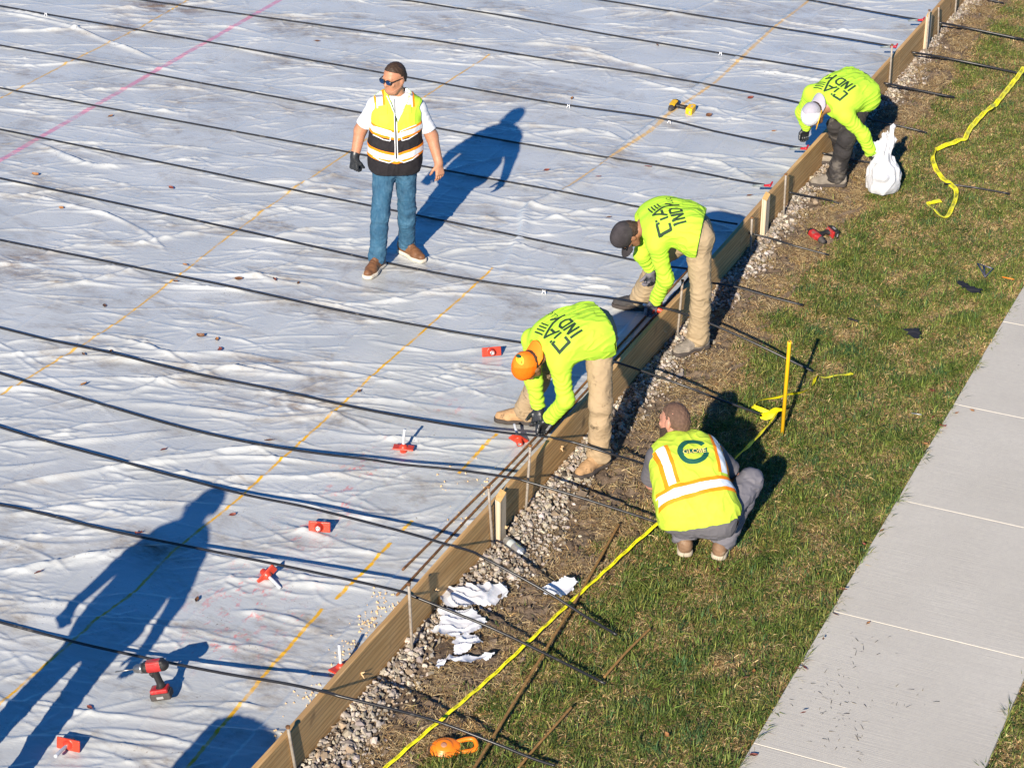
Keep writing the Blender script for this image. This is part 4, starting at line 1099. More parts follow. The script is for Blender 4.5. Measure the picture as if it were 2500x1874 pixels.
WHITE = cloth('white_cotton', (.64, .65, .67), .85, .04, 8)
GREYC = cloth('grey_collar', (.22, .23, .25), .85)
BLACKC = cloth('black_vest_panel', (.020, .018, .020), .8, .25, 20)
PIPING = cloth('white_piping', (.80, .80, .80), .7)
KHAKI = cloth('khaki_work_cotton', (.36, .265, .16), .9, .10, 8, 380, .3, ((.10, .075, .045), 15, .575))
KHAKI2 = cloth('clean_khaki_cotton', (.355, .27, .165), .9, .10, 8, 380, .3, ((.23, .17, .105), 8, .60))
CHARC = cloth('dusty_charcoal_denim', (.036, .033, .033), .9, .28, 7, 380, .3, ((.13, .115, .10), 6, .52))
GREYT = cloth('grey_ripstop', (.150, .145, .165), .8, .10, 7, 380, .25)
GREYS = cloth('grey_tee', (.120, .115, .125), .9, .12, 7, 380, .25)
t = NT('blue_denim'); co = t.coord()
c = t.ramp(t.noise(co, 7, 5, .62), [(.30, (.016, .058, .110)), (.55, (.032, .100, .170)), (.78, (.095, .200, .290))])
c = t.mix(t.ramp(t.noise(t.coord((60, 60, 14)), 1.0, 4, .6), [(.4, 0.0), (.8, .35)]), c, (.11, .20, .28))
DENIM = t.set(c, .88, 0, t.bump(t.noise(co, 420, 3), .35, .0015), .2)
LEATHER = mat('brown_leather', (.155, .070, .030), .55, 0, .30, 22, .4, 120, .002, .4, dirt=((.34, .19, .08), 12, .60))
TANL = mat('muddy_tan_leather', (.38, .235, .12), .8, 0, .30, 14, .5, 110, .003, .25, dirt=((.10, .065, .04), 17, .56))
GREYL = mat('dusty_grey_boot', (.20, .175, .145), .85, 0, .30, 14, .5, 110, .003, .25, dirt=((.36, .31, .25), 9, .52))
BROWNL = mat('scuffed_brown_boot', (.20, .12, .07), .65, 0, .28, 14, .5, 110, .003, .3, dirt=((.33, .24, .16), 10, .55))
DARKL = mat('dark_work_boot', (.045, .042, .042), .7, 0, .3, 14, .5, 110, .003, .3, dirt=((.16, .13, .10), 9, .52))
SOLEW = mat('pale_crepe_sole', (.58, .52, .42), .85, 0, .12, 20, .3, 90)
SOLED = mat('dark_rubber_sole', (.055, .045, .04), .85, 0, .25, 20, .4, 90)
SOLET = mat('worn_tan_sole', (.42, .36, .27), .85, 0, .2, 20, .4, 90)
BGLOVE = mat('black_nitrile_glove', (.020, .022, .025), .38, 0, .3, 20, .5, 90, .003, .5, dirt=((.09, .09, .09), 14, .60))
GGLOVE = mat('grey_knit_glove', (.165, .155, .18), .85, 0, .15, 30, .6, 260, .002, .2, dirt=((.02, .025, .035), 11, .50))
HAIRB = mat('brown_hair', (.048, .028, .017), .6, 0, .45, 90, .8, 300, .002, .3, stretch=(1, 1, .4))
HAIRC = mat('cropped_hair', (.115, .066, .044), .75, 0, .30, 60, .8, 320, .003, .3)
BEARD = mat('dark_beard', (.055, .035, .026), .7, 0, .35, 60, .9, 260, .004, .3)
STUB = mat('reddish_stubble', (.36, .175, .105), .65, 0, .2, 60, .5, 260, .002, .3)
INK = mat('dark_print_ink', (.018, .040, .020), .75, 0, .2, 40, .1, 300)
FRAMEB = mat('black_glasses_frame', (.012, .012, .014), .25, 0, .1)
LENS = mat('blue_mirror_lens', (.018, .060, .170), .08, .55, .15, 20, .0)
CAPO = cloth('orange_cap_twill', (.86, .21, .015), .7, .06, 10); CAPOM = cloth('orange_cap_mesh', (.80, .155, .005), .7, .12, 120, 900, .6)
CAPB = cloth('washed_black_cap', (.042, .037, .040), .85, .35, 13)
CAPG = cloth('grey_cap_twill', (.36, .345, .39), .8, .08, 10); CAPM = cloth('white_cap_mesh', (.66, .67, .71), .8, .10, 160, 900, .6)

TC = np.array([.407, -.913, 0.0])          # horizontally towards the camera
IR = np.array([.913, .407, 0.0])           # horizontally to the right in the photograph
UPZ = np.array([0, 0, 1.0])
def on_plane(px, py, ref, off=0.0):
    d = _fw + CAM_R * (px - 1250) / CAM_F - CAM_U * (py - 937) / CAM_F; r = np.asarray(ref) + TC * off
    return CAM_POS + d * (((r - CAM_POS) @ TC) / (d @ TC))
def ray_dir(px, py): return unit(_fw + CAM_R * (px - 1250) / CAM_F - CAM_U * (py - 937) / CAM_F)

def hair_shell(J, root, m, line, inf=.0065, name='hair', side=0):
    hs = J.hs; v = vol_around([J.head], .16, .005); A = J.A; c = J.head
    L = lambda x, y, z: c + hs * (A.T @ np.array([x, y, z]))
    v.ell(L(0, -.010, .020), (.0745 + inf * .35, .0960 + inf, .0900 + inf * 1.3), A / hs, 0)
    v.cone(L(0, -.055, -.02), L(0, -.055, -.075), .058 + inf, .052 + inf, .03)
    X, Y, Z = v.ax[0][:, None, None] - c[0], v.ax[1][None, :, None] - c[1], v.ax[2][None, None, :] - c[2]
    f = (A[1, 0] * X + A[1, 1] * Y + A[1, 2] * Z) / hs; u = (A[2, 0] * X + A[2, 1] * Y + A[2, 2] * Z) / hs; s_ = A[0, 0] * X + A[0, 1] * Y + A[0, 2] * Z
    lim = np.interp(u.ravel(), [p[0] for p in line], [p[1] for p in line]).reshape(u.shape)
    v.F = np.maximum(v.F, (f - lim - .010 * np.cos(s_ * 30) * (u > .03)).astype(np.float32)); v.F = np.maximum(v.F, (line[0][0] - u).astype(np.float32))
    v.warp(lambda P: .0022 * wnoise(P @ A.T, .016, 7, 12, (1, .45, 1)))
    V, Q = v.mesh(); return build(name, V, Q, m, root)
def beard_shell(J, root, m, inf=.004, top=-.040, name='beard'):
    hs = J.hs; v = vol_around([J.head], .17, .005); A = J.A; c = J.head; L = lambda x, y, z: c + hs * (A.T @ np.array([x, y, z]))
    v.ell(L(0, .030, -.045), (.0600 + inf, .0640 + inf, .0760 + inf), A / hs, .0); v.ell(L(0, .050, -.095), (.0430 + inf, .0400 + inf, .0330 + inf), A / hs, .02)
    for s_ in (-1, 1): v.cone(L(s_ * .052, -.005, -.050), L(s_ * .035, .048, -.098), .020 * hs + inf, .017 * hs + inf, .02)
    v.clip(L(0, 0, top), A[2] * 1.0 + A[1] * .35); v.clip(L(0, -.008, 0), -A[1])
    v.cone(L(-.019, .090, -.066), L(.019, .090, -.066), .011, .011, .004, 'cut')
    V, Q = v.mesh(); return build(name, V, Q, m, root)
def collar_ring(J, root, m, r=.070, th=.013, drop=.0, name='collar'):
    n_ = unit(unit(J.neck - J.mid) * .85 + J.A[1] * .0 + np.cross(unit(J.shR - J.shL), unit(J.neck - J.mid)) * -.35)
    c = J.neck + unit(J.neck - J.mid) * (.030 - drop); a = perp(unit(J.shR - J.shL), n_); b = np.cross(n_, a)
    pts = [c + (a * math.cos(t_) + b * math.sin(t_) * .95) * r for t_ in np.linspace(math.radians(105), math.radians(435), 26)]
    v = vol_around(pts, .05, .0055)
    for p, q in zip(pts[:-1], pts[1:]): v.cone(p, q, th, None, .008); v.cone(p - n_ * .016 + unit(p - c) * .006, q - n_ * .016 + unit(q - c) * .006, th * .85, None, .01)
    V, Q = v.mesh(); return build(name, V, Q, m, root)

# ------------------------------------------------------------------ the standing man
J = Pose(); J.w = .92; J.arm = (.059, .051, .035)
hR, tR, hL, tL = at(928, 651, ZP), at(894, 684, ZP), at(984, 617, ZP), at(1042, 647, ZP)
J.toeR, J.toeL = unit(tR - hR), unit(tL - hL)
J.anR, J.anL = hR + J.toeR * .055 + UPZ * .105, hL + J.toeL * .055 + UPZ * .105
REF = (J.anR + J.anL) / 2
J.pel = on_plane(964, 398, REF, .02); J.hipR, J.hipL = on_plane(937, 412, REF, .04), on_plane(990, 411, REF, .0)
J.kneeR, J.kneeL = on_plane(929, 524, REF, .14), on_plane(993, 508, REF, -.04)
J.mid = on_plane(966, 318, REF, .03); J.neck = on_plane(970, 238, REF, .0)
J.shR, J.shL = on_plane(917, 256, REF, .02), on_plane(1020, 263, REF, -.02)
J.elR, J.elL = on_plane(880, 318, REF, .0), on_plane(1054, 332, REF, -.02)
J.wrR, J.wrL = on_plane(866, 383, REF, .07), on_plane(1071, 397, REF, .06)
J.head = on_plane(962, 188, REF, .05); J.hs = 1.04
J.A = frame(UPZ + TC * .12 - IR * .06, TC * .80 - IR * .62 - UPZ * .20)
J.handR = (unit(-UPZ + TC * .10 - IR * .06), unit(-TC * .6 + IR * .6), IR * .8 + TC * .5, .95)
J.handL = (unit(-UPZ + TC * .16 + IR * .12), unit(-TC * .6 - IR * .7), -IR * .8 + TC * .6, .42)
ALLSURF = {}
man = thing('person', (REF[0], REF[1], ZP), 'man standing upright on the plastic in yellow and black vest, jeans and sunglasses', 'person')
person_body(J, man, SKIN1)
boot(J, 'L', man, LEATHER, SOLEW, .17, ZP + .008); boot(J, 'R', man, LEATHER, SOLEW, .17, ZP + .008)
trousers(J, man, DENIM, .004, 11, .066, .0050, .30, 'jeans')
shirt(J, man, WHITE, .006, .40, 21, .004, .05, .004, 'polo_shirt', .97, (.054, .052, .05))
collar_ring(J, man, WHITE, .066, .012); 
glove(J, 'R', man, BGLOVE, .045)
hair_shell(J, man, HAIRB, [(-.060, -.070), (-.02, -.028), (.015, -.004), (.04, .010), (.060, .036), (.075, .058), (.095, .074), (.13, .09)], .0035)
beard_shell(J, man, STUB, .0016, -.052, 'stubble')
# sunglasses
v = vol_around([J.head], .16, .0036); A = J.A / J.hs; L = lambda x, y, z: J.head + J.hs * (J.A.T @ np.array([x, y, z]))
for s_ in (-1, 1):
    v.ell(L(s_ * .031, .1035, .002), (.0285, .0065, .0225), A, 0); v.cone(L(s_ * .058, .100, .010), L(s_ * .081, -.005, .006), .0042, .0042, .004)
v.cone(L(-.012, .107, .006), L(.012, .107, .006), .0045, .0045, .004); V, Q = v.mesh(); fr = build('sunglasses', V, Q, FRAMEB, man)
for s_ in (-1, 1):
    v = vol_around([L(s_ * .031, .107, .002)], .05, .0032); v.ell(L(s_ * .031, .1075, .001), (.0245, .0055, .0185), A, 0); V, Q = v.mesh(); build('lens', V, Q, LENS, fr)
# vest
def vest(J, root, mats, inf, hem, vdepth, seed, split=None, armh=.080, t1=1.0, fold=.003, fat=1.0, front=None, hemn=None, flare=.006):
    v = vol_around([J.pel, J.mid, J.neck, J.shL, J.shR], .30, .0058); trunk(v, J, inf, fat, .05)
    lat = unit(J.shR - J.shL); al = unit(J.neck - J.mid); fr_ = -np.cross(lat, al)
    for t_, p, l_ in spine(J, 12)[:5]: v.cone(p - l_ * .078 * J.w, p + l_ * .078 * J.w, .106 * fat + inf + flare * (1 - 2 * t_), None, .05)
    for c in 'LR':
        a, b = getattr(J, 'sh' + c), getattr(J, 'el' + c); o = lat * (1 if c == 'R' else -1)
        v.cone(a + o * .012, a + (b - a) * .6 + o * .02, armh, armh * .95, .012, 'cut'); v.cone(a + o * .02, a + o * .20, armh * .92, armh * 1.3, .01, 'cut')
    v.cone(J.neck - al * .02 + fr_ * .02, J.neck + al * .12 + fr_ * .05, .068, .085, .01, 'cut')
    if vdepth:
        p0 = J.neck - al * vdepth
        def f(X, Y, Z):
            x = (X - p0[0]) * lat[0] + (Y - p0[1]) * lat[1] + (Z - p0[2]) * lat[2]; y = (X - p0[0]) * al[0] + (Y - p0[1]) * al[1] + (Z - p0[2]) * al[2]; z = (X - p0[0]) * fr_[0] + (Y - p0[1]) * fr_[1] + (Z - p0[2]) * fr_[2]
            return np.maximum(np.abs(x) - .40 * y, -z)
        v.put(p0 - .3, p0 + .3, f, .0, 'cut')
    ax = unit(J.neck - J.pel); hn = -ax if hemn is None else unit(hemn)
    v.clip(J.pel + hn * hem, hn)
    v.warp(lambda P: fold * (wnoise(P, .13, seed) - 1.2 * np.clip(1 - 1.3 * np.abs(wnoise(P, .10, seed + 1, 12, (1, 1, .5))), 0, 1) ** 2))
    V, Q = v.mesh(); V = relax(V, Q, 1, .3); mi = None
    if split is not None: mi = ((V[Q].mean(1) - split) @ UPZ < 0).astype(int)
    return build('safety_vest', V, Q, mats, root, midx=mi), Surf(V, Q), lat, al, fr_
zpx = lambda py: on_plane(965, py, REF, .13)[2]
vs, vsurf, lat, al, fr_ = vest(J, man, [VESTL, BLACKC], .022, .060, .175, 31, np.array([0, 0, zpx(326)]))
fr_ = unit(np.array([fr_[0], fr_[1], 0])); lath = unit(np.array([lat[0], lat[1], 0]))
def cyl(u, z, J=J):
    a = u / .2; z = z + .050 * max(0, 1 - abs(math.sin(a))) * -1 * (math.cos(a) > 0) + .012; k = np.clip((z - J.pel[2]) / (J.neck[2] - J.pel[2]), 0, 1); c = J.pel + (J.neck - J.pel) * k; c = np.array([c[0], c[1], z]); d = fr_ * math.cos(a) + lath * math.sin(a)
    return c + d * .6, -d
slope = lambda u, z: z
for z0, z1 in ((zpx(328), zpx(304)), (zpx(384), zpx(358))):
    h = z1 - z0
    for a, b, m, nm in ((0, .24, ORANGE, 'orange_trim'), (.76, 1, ORANGE, 'orange_trim'), (.24, .76, SILVER, 'reflective_band')):
        lay(nm, vsurf, rect2d(-.628, .628, z0 + a * h, z0 + b * h, .012), cyl, .0028 if m is ORANGE else .0034, m, vs)
fmap = lambda u, z: (np.array([J.pel[0], J.pel[1], 0]) + lath * u + UPZ * z + (fr_ * .62 + UPZ * .30) , unit(-fr_ * .62 - UPZ * .30))
fz = lambda px, py, off=.14: on_plane(px, py, REF, off)
for sx in (-1, 1):
    zc = zpx(262) - .055; x0 = sx * .118
    zt = J.neck[2] + .10
    for u0, u1, m, nm in ((-.040, -.024, ORANGE, 'orange_trim'), (.024, .040, ORANGE, 'orange_trim'), (-.024, .024, SILVER, 'reflective_band')):
        lay(nm, vsurf, rect2d(x0 + u0, x0 + u1, zc, zt, .010), fmap, .003, m, vs)
    lay('grey_tab', vsurf, rect2d(x0 - .03, x0 + .03, zpx(250), zpx(244), .01), fmap, .0045, GREYC, vs)
    # chest pocket flap, lower pocket piping, hem piping
    lay('chest_pocket', vsurf, rect2d(sx * .095 - .034, sx * .095 + .034, zpx(294), zpx(272), .012), fmap, .006, VESTL, vs)
    q = []
    for (a, za), (b, zb) in (((.035, 337), (.165, 322)), ((.035, 337), (.048, 360)), ((.048, 360), (.10, 356)), ((.10, 356), (.175, 342))):
        q += strip2d((sx * a, zpx(za)), (sx * b, zpx(zb)), .0065, .008)
    lay('pocket_piping', vsurf, q, fmap, .005, PIPING, vs)
    q = []
    hp = [(.010, 398), (.020, 412), (.06, 417), (.13, 410), (.18, 398)]
    for (a, za), (b, zb) in zip(hp[:-1], hp[1:]): q += strip2d((sx * a, zpx(za - 4)), (sx * b, zpx(zb - 4)), .008, .008)
    lay('hem_piping', vsurf, q, fmap, .004, PIPING, vs)
    lay('zip_edging', vsurf, strip2d((sx * .010, zpx(402)), (sx * .008, zpx(294)), .006, .01) + strip2d((sx * .008, zpx(294)), (sx * .060, zpx(248)), .007, .008), fmap, .004, PIPING, vs)
lay('zip', vsurf, strip2d((0, zpx(404)), (0, zpx(292)), .011, .01), fmap, .0045, BLACKC, vs)
lay('placket', Surf(*(lambda o: (np.array([v.co for v in o.data.vertices]) + np.array(man.location), [list(p.vertices) for p in o.data.polygons]))(next(c for c in man.children if c.name.startswith('polo_shirt')))), strip2d((0, zpx(292)), (0, zpx(256)), .012, .008), fmap, .002, GREYC, next(c for c in man.children if c.name.startswith('polo_shirt')))
manJ = J

# ------------------------------------------------------------------ the bent workers
def logo2d():
    """letters of the print as strokes: x to the right, y up, in units of one row's height"""
    S = []; w = .185
    S += [((.06, .92), (.80, .92)), ((.06, 1.0), (.06, .02)), ((.0, .06), (.52, .06)), ((.80, .99), (.80, .70))]                      # C
    S += [((1.02, 0.0), (1.02, .62)), ((1.02, .80), (1.02, .97))]                                                              # i
    S += [((1.22, 0.0), (1.78, 1.0)), ((1.74, 1.0), (2.24, -.10)), ((1.42, .30), (1.90, .30))]                                  # A
    S += [((2.02 + .10 * k, .92 - .23 * k), (2.86 + .06 * k, 1.06 - .23 * k)) for k in range(4)]                               # four bars
    y0, y1 = -1.12, -.16
    S += [((.22, y0), (.22, y1)), ]                                                                   # I (double stroke)
    S += [((.55, y0), (.55, y1)), ((.55, y1), (1.02, y0)), ((1.02, y0), (1.02, y1))]                                          # N
    S += [((1.27, y0), (1.27, y1)), ((1.27, y1 - .07), (1.62, y1 - .07)), ((1.27, y0 + .07), (1.62, y0 + .07)), ((1.60, y1 - .07), (1.80, y1 - .30)), ((1.80, y1 - .26), (1.80, y0 + .26)), ((1.80, y0 + .30), (1.60, y0 + .07))]   # D
    S += [((2.24, -.06), (2.32, y0 + .45)), ((2.32, y0), (2.32, y0 + .48)), ((2.32, y0 + .45), (2.72, y1))]                    # Y
    return S, w
def back_logo(J, sh, surf, px, py, scale, m, small='LLC', rot=0.0):
    p, n_ = surf.cast(CAM_POS, ray_dir(px, py), 60)
    lat = unit(J.shR - J.shL); al = perp(J.neck - J.mid, lat); out = np.cross(lat, al)
    lat, al = lat * math.cos(rot) + al * math.sin(rot), al * math.cos(rot) - lat * math.sin(rot)
    o2 = unit(out + .75 * -_fw)
    mp = lambda u, v: (p + lat * u + al * v + o2 * .35, -o2)
    S, w = logo2d(); cx_, cy_ = 1.35, -.06; q = []
    for a, b in S:
        thin = .11 if (a[0] > 2.0 and a[1] > .1 and b[1] > .2) else w
        q += strip2d(((a[0] - cx_) * scale, (a[1] - cy_) * scale), ((b[0] - cx_) * scale, (b[1] - cy_) * scale), thin * scale, .006)
    # strokes overlap at their corners: lift each a hair above the one before so no two faces share a plane
    lay('back_print', surf, q, mp, .0020, m, sh)
    tq = [[((x * 1.0) + (3.02 - cx_) * scale, y + (-.75 - cy_) * scale) for x, y in f] for f in text2d(small, .55 * scale)]
    lay('small_print', surf, tq, mp, .0024, m, sh)

def worker(J, label, M, base):
    r = thing('person', base, label, 'person')
    person_body(J, r, M['skin'])
    boot(J, 'L', r, M['boot'], M['sole'], .19, J.baseL, fat=1.04); boot(J, 'R', r, M['boot2'] if 'boot2' in M else M['boot'], M['sole'], .19, J.baseR, fat=1.04)
    trousers(J, r, M['pants'], M.get('pinf', .010), M['seed'], M.get('cuff', .074), .0056, .36)
    s_, surf = shirt(J, r, M['shirt'], .016, .97, M['seed'] + 1, .0085, M.get('hem', .03), .016, 'long_sleeved_shirt', 1.03, hemn=M.get('hemn'))
    for c in 'LR': glove(J, c, r, M['glove'], .05)
    return r, s_, surf

# A: orange cap worn backwards, standing astride the board
J = Pose(); J.w = 1.30; J.arm = (.052, .043, .032)
J.baseL, J.baseR = .008, ZP + .008
J.anL = np.array([.262, -2.03, .105]); J.toeL = unit([-.35, -.93, 0])
J.anR = np.array([-.415, -1.765, ZP + .105]); J.toeR = unit([-.96, -.30, 0])
J.kneeL = np.array([.272, -2.05, .52]); J.kneeR = np.array([-.235, -1.86, .61])
J.hipL = np.array([.195, -1.915, .93]); J.hipR = np.array([.105, -1.745, .92]); J.pel = np.array([.150, -1.815, .955])
J.neck = np.array([-.130, -2.10, .905]); J.mid = np.array([.035, -1.965, .985])
J.shL = np.array([.015, -2.190, .850]); J.shR = np.array([-.275, -1.985, .875])
J.elL = np.array([.075, -2.20, .58]); J.wrL = np.array([-.085, -2.125, .355])
J.elR = np.array([-.235, -2.05, .60]); J.wrR = np.array([-.205, -2.02, .365])
J.A = frame([-.32, -.80, .16], [-.20, .05, -1.0]); J.head = np.array([-.205, -2.235, .800])
J.handL = (unit([-.55, -.10, -.75]), unit([.35, .35, -.85]), np.array([-.5, -.6, .2]), .95)
J.handR = (unit([.15, -.55, -.75]), unit([-.3, -.5, -.6]), np.array([-.9, .1, 0]), .70)
rA, sA, surfA = worker(J, 'bent worker in lime shirt and orange cap, standing astride the board', dict(skin=SKIN2, boot=TANL, sole=SOLED, pants=KHAKI, shirt=HIVIS, glove=BGLOVE, seed=41), (.0, -1.95, 0))
hair_shell(J, rA, BEARD, [(-.070, -.050), (-.02, -.004), (.02, .010), (.05, .02), (.12, .05)], .005)
back_logo(J, sA, surfA, 1366, 804, .105, INK)
capA = ball_cap(J, rA, dict(crown=CAPO, brim=CAPO, back=CAPOM), -1, 0, True)
# the emblem on the cap's front: a yellow oval over a dark green one
c, B, cs = J.cap
mp = lambda u, w_: (c + B.T @ np.array([u, .30, .075 + w_ + .10]), unit(B.T @ np.array([0, -.30, -.10])))
oval = lambda a, b, cx0, cy0, n=22: [[(cx0, cy0), (cx0 + a * math.cos(2 * math.pi * i / n), cy0 + b * math.sin(2 * math.pi * i / n)), (cx0 + a * math.cos(2 * math.pi * (i + 1) / n), cy0 + b * math.sin(2 * math.pi * (i + 1) / n))] for i in range(n)]
YEL = mat('emblem_yellow', (.85, .60, .02), .6, 0, .05); DGR = mat('emblem_green', (.01, .07, .055), .6, 0, .1)
lay('emblem', cs, oval(.034, .020, .010, -.016), mp, .0020, YEL, capA); lay('emblem_patch', cs, oval(.024, .012, -.014, -.026), mp, .0032, DGR, capA)
jA = J

# B: dark cap worn forwards
J = Pose(); J.w = 1.34; J.arm = (.052, .043, .032)
J.baseL, J.baseR = .008, ZP + .008
J.anL = np.array([.262, -.015, .105]); J.toeL = unit([-.55, -.83, 0])
J.anR = np.array([-.348, .322, ZP + .105]); J.toeR = unit([-.98, -.18, 0])
J.kneeL = np.array([.290, -.085, .53]); J.kneeR = np.array([-.155, .205, .62])
J.hipL = np.array([.250, -.085, .945]); J.hipR = np.array([.165, .085, .935]); J.pel = np.array([.208, .0, .970])
J.neck = np.array([-.165, -.095, 1.020]); J.mid = np.array([.045, -.030, 1.050])
J.shL = np.array([-.025, -.245, .935]); J.shR = np.array([-.245, .075, .975])
J.elL = np.array([.040, -.190, .635]); J.wrL = np.array([-.080, -.085, .370])
J.elR = np.array([-.235, .015, .700]); J.wrR = np.array([-.190, .110, .545])
J.A = frame([-.58, -.70, .16], [-.05, .10, -1.0]); J.head = np.array([-.295, -.190, .935])
J.handL = (unit([-.35, .35, -.80]), unit([.5, .4, -.6]), np.array([-.6, -.5, .3]), .85)
J.handR = (unit([.10, -.25, -.95]), unit([-.7, -.5, -.2]), np.array([-.2, -.8, .2]), .75)
rB, sB, surfB = worker(J, 'bent worker in lime shirt and black cap, one boot on the gravel', dict(skin=SKIN2, boot=GREYL, boot2=DARKL, sole=SOLED, pants=KHAKI2, shirt=HIVIS, glove=GGLOVE, seed=51), (.0, .1, 0))
hair_shell(J, rB, BEARD, [(-.070, -.050), (-.02, -.004), (.02, .010), (.05, .02), (.12, .05)], .005)
back_logo(J, sB, surfB, 1631, 521, .105, INK)
ball_cap(J, rB, dict(crown=CAPB, brim=CAPB), 1, 0)
v = vol_around([J.head], .14, .0045); A = J.A
for s_ in (-1, 1): v.cone(J.head + A.T @ np.array([s_ * .062, .092, .004]), J.head + A.T @ np.array([s_ * .084, -.02, .004]), .0045, .0045, .004); v.ell(J.head + A.T @ np.array([s_ * .031, .102, .0]), (.028, .007, .020), A, .004)
V, Q = v.mesh(); build('sunglasses', V, Q, FRAMEB, rB)
jB = J

# C: grey and white cap worn backwards, holding a white sack
J = Pose(); J.w = 1.30; J.arm = (.052, .043, .032)
J.baseL, J.baseR = .006, .006
J.anL = np.array([.262, 3.560, .105]); J.toeL = unit([-.93, -.36, 0])
J.anR = np.array([.165, 4.130, .105]); J.toeR = unit([-.86, -.50, 0])
J.kneeL = np.array([.365, 3.455, .515]); J.kneeR = np.array([.150, 3.840, .470])
J.hipL = np.array([.395, 3.800, .775]); J.hipR = np.array([.305, 3.970, .790]); J.pel = np.array([.350, 3.885, .815])
J.neck = np.array([.175, 3.470, .800]); J.mid = np.array([.265, 3.700, .860])
J.shL = np.array([.345, 3.415, .745]); J.shR = np.array([-.010, 3.560, .835])
J.elL = np.array([.500, 3.500, .560]); J.wrL = np.array([.565, 3.590, .350])
J.elR = np.array([-.125, 3.680, .600]); J.wrR = np.array([-.115, 3.830, .400])
J.A = frame([-.30, -.82, .18], [-.10, .05, -1.0]); J.head = np.array([.075, 3.330, .735])
J.handL = (unit([.35, .35, -.75]), unit([.7, -.3, -.2]), np.array([-.2, .9, .2]), .95)
J.handR = (unit([-.30, .30, -.85]), unit([.4, .3, -.7]), np.array([-.6, -.5, .2]), .80)
rC, sC, surfC = worker(J, 'stooping worker in lime shirt and white mesh cap, one hand on a white bag', dict(skin=SKIN2, boot=GREYL, sole=SOLED, pants=CHARC, shirt=HIVIS, glove=BGLOVE, seed=61, hem=.0), (.25, 3.7, 0))
hair_shell(J, rC, BEARD, [(-.070, -.050), (-.02, -.004), (.02, .010), (.05, .02), (.12, .05)], .005)
back_logo(J, sC, surfC, 2043, 210, .105, INK)
ball_cap(J, rC, dict(crown=CAPG, brim=CAPG, back=CAPM, button=CAPM), -1, 0, True)
PENC = mat('yellow_pencil', (.80, .42, .02), .5)
V, F = tube_mesh([J.head + J.A.T @ np.array([-.086, -.075, .012]), J.head + J.A.T @ np.array([-.092, .10, .020])], .0042, 6); build('pencil', V, F, PENC, rC)
jC = J

# D: the man crouching with his back to the camera
J = Pose(); J.w = 1.36; J.arm = (.055, .045, .032)
hL, hR = at(1672, 1352, .0), at(1755, 1360, .0)
J.baseL = J.baseR = .004
J.toeL, J.toeR = unit([-.42, .90, 0]), unit([-.05, 1.0, 0])
J.anL, J.anR = hL + J.toeL * .055 + UPZ * .105, hR + J.toeR * .055 + UPZ * .105
J.pel = np.array([1.345, -2.955, .365]); J.hipL = J.pel + np.array([-.092, -.012, -.03]); J.hipR = J.pel + np.array([.092, .05, -.03])
J.kneeL = np.array([1.030, -2.600, .440]); J.kneeR = np.array([1.535, -2.525, .475])
J.neck = np.array([1.110, -2.665, .725]); J.mid = np.array([1.245, -2.880, .570])
J.shL = np.array([.985, -2.805, .660]); J.shR = np.array([1.272, -2.595, .660])
J.elL = np.array([.925, -2.735, .420]); J.wrL = np.array([.930, -2.545, .340])
J.elR = np.array([1.390, -2.480, .460]); J.wrR = np.array([1.270, -2.290, .400])
J.head = np.array([1.012, -2.610, .852]); J.hs = 1.04; J.A = frame([-.10, .25, 1.0], [-.93, .32, -.18])
J.handL = (unit([.35, .80, -.5]), unit([.3, .1, -.9]), np.array([.9, -.3, .2]), .6)
J.handR = (unit([-.75, .5, -.45]), unit([-.3, -.2, -.9]), np.array([.3, .8, .3]), .6)
rD = thing('person', (1.30, -2.85, 0), 'man crouching on the grass with his back to the camera, lime vest over grey clothes', 'person')
person_body(J, rD, SKIN3)
boot(J, 'L', rD, BROWNL, SOLET, .17, J.baseL); boot(J, 'R', rD, BROWNL, SOLET, .17, J.baseR)
trousers(J, rD, GREYT, .014, 71, .070, .0055, .30)
tee, tsurf = shirt(J, rD, GREYS, .012, .42, 73, .004, .095, .010, 'tee_shirt', 1.0, (.070, .066, .05), hemn=[.15, -.45, -1.0])
hair_shell(J, rD, HAIRC, [(-.055, -.060), (-.02, -.010), (.02, .008), (.045, .025), (.065, .062), (.085, .078), (.12, .10)], .0035)
beard_shell(J, rD, BEARD, .006, -.035)
vd, vsurfD, lat, al, fr_ = vest(J, rD, [VESTMESH], .028, .000, 0, 75, None, .082, 1.0, .0045, 1.02, hemn=[.30, -.15, -1.0], flare=.014)
dm = -fr_   # out of the back
def dmap(u, w_): return (J.mid + lat * u + al * w_ + dm * .5, -dm)
def pix_uv(px, py):
    d = ray_dir(px, py); p, n_ = vsurfD.cast(CAM_POS, d, 60)
    if p is None: o_ = J.mid + dm * .12; p = CAM_POS + d * (((o_ - CAM_POS) @ dm) / (d @ dm))
    q = p - J.mid; return np.array([q @ lat, q @ al])
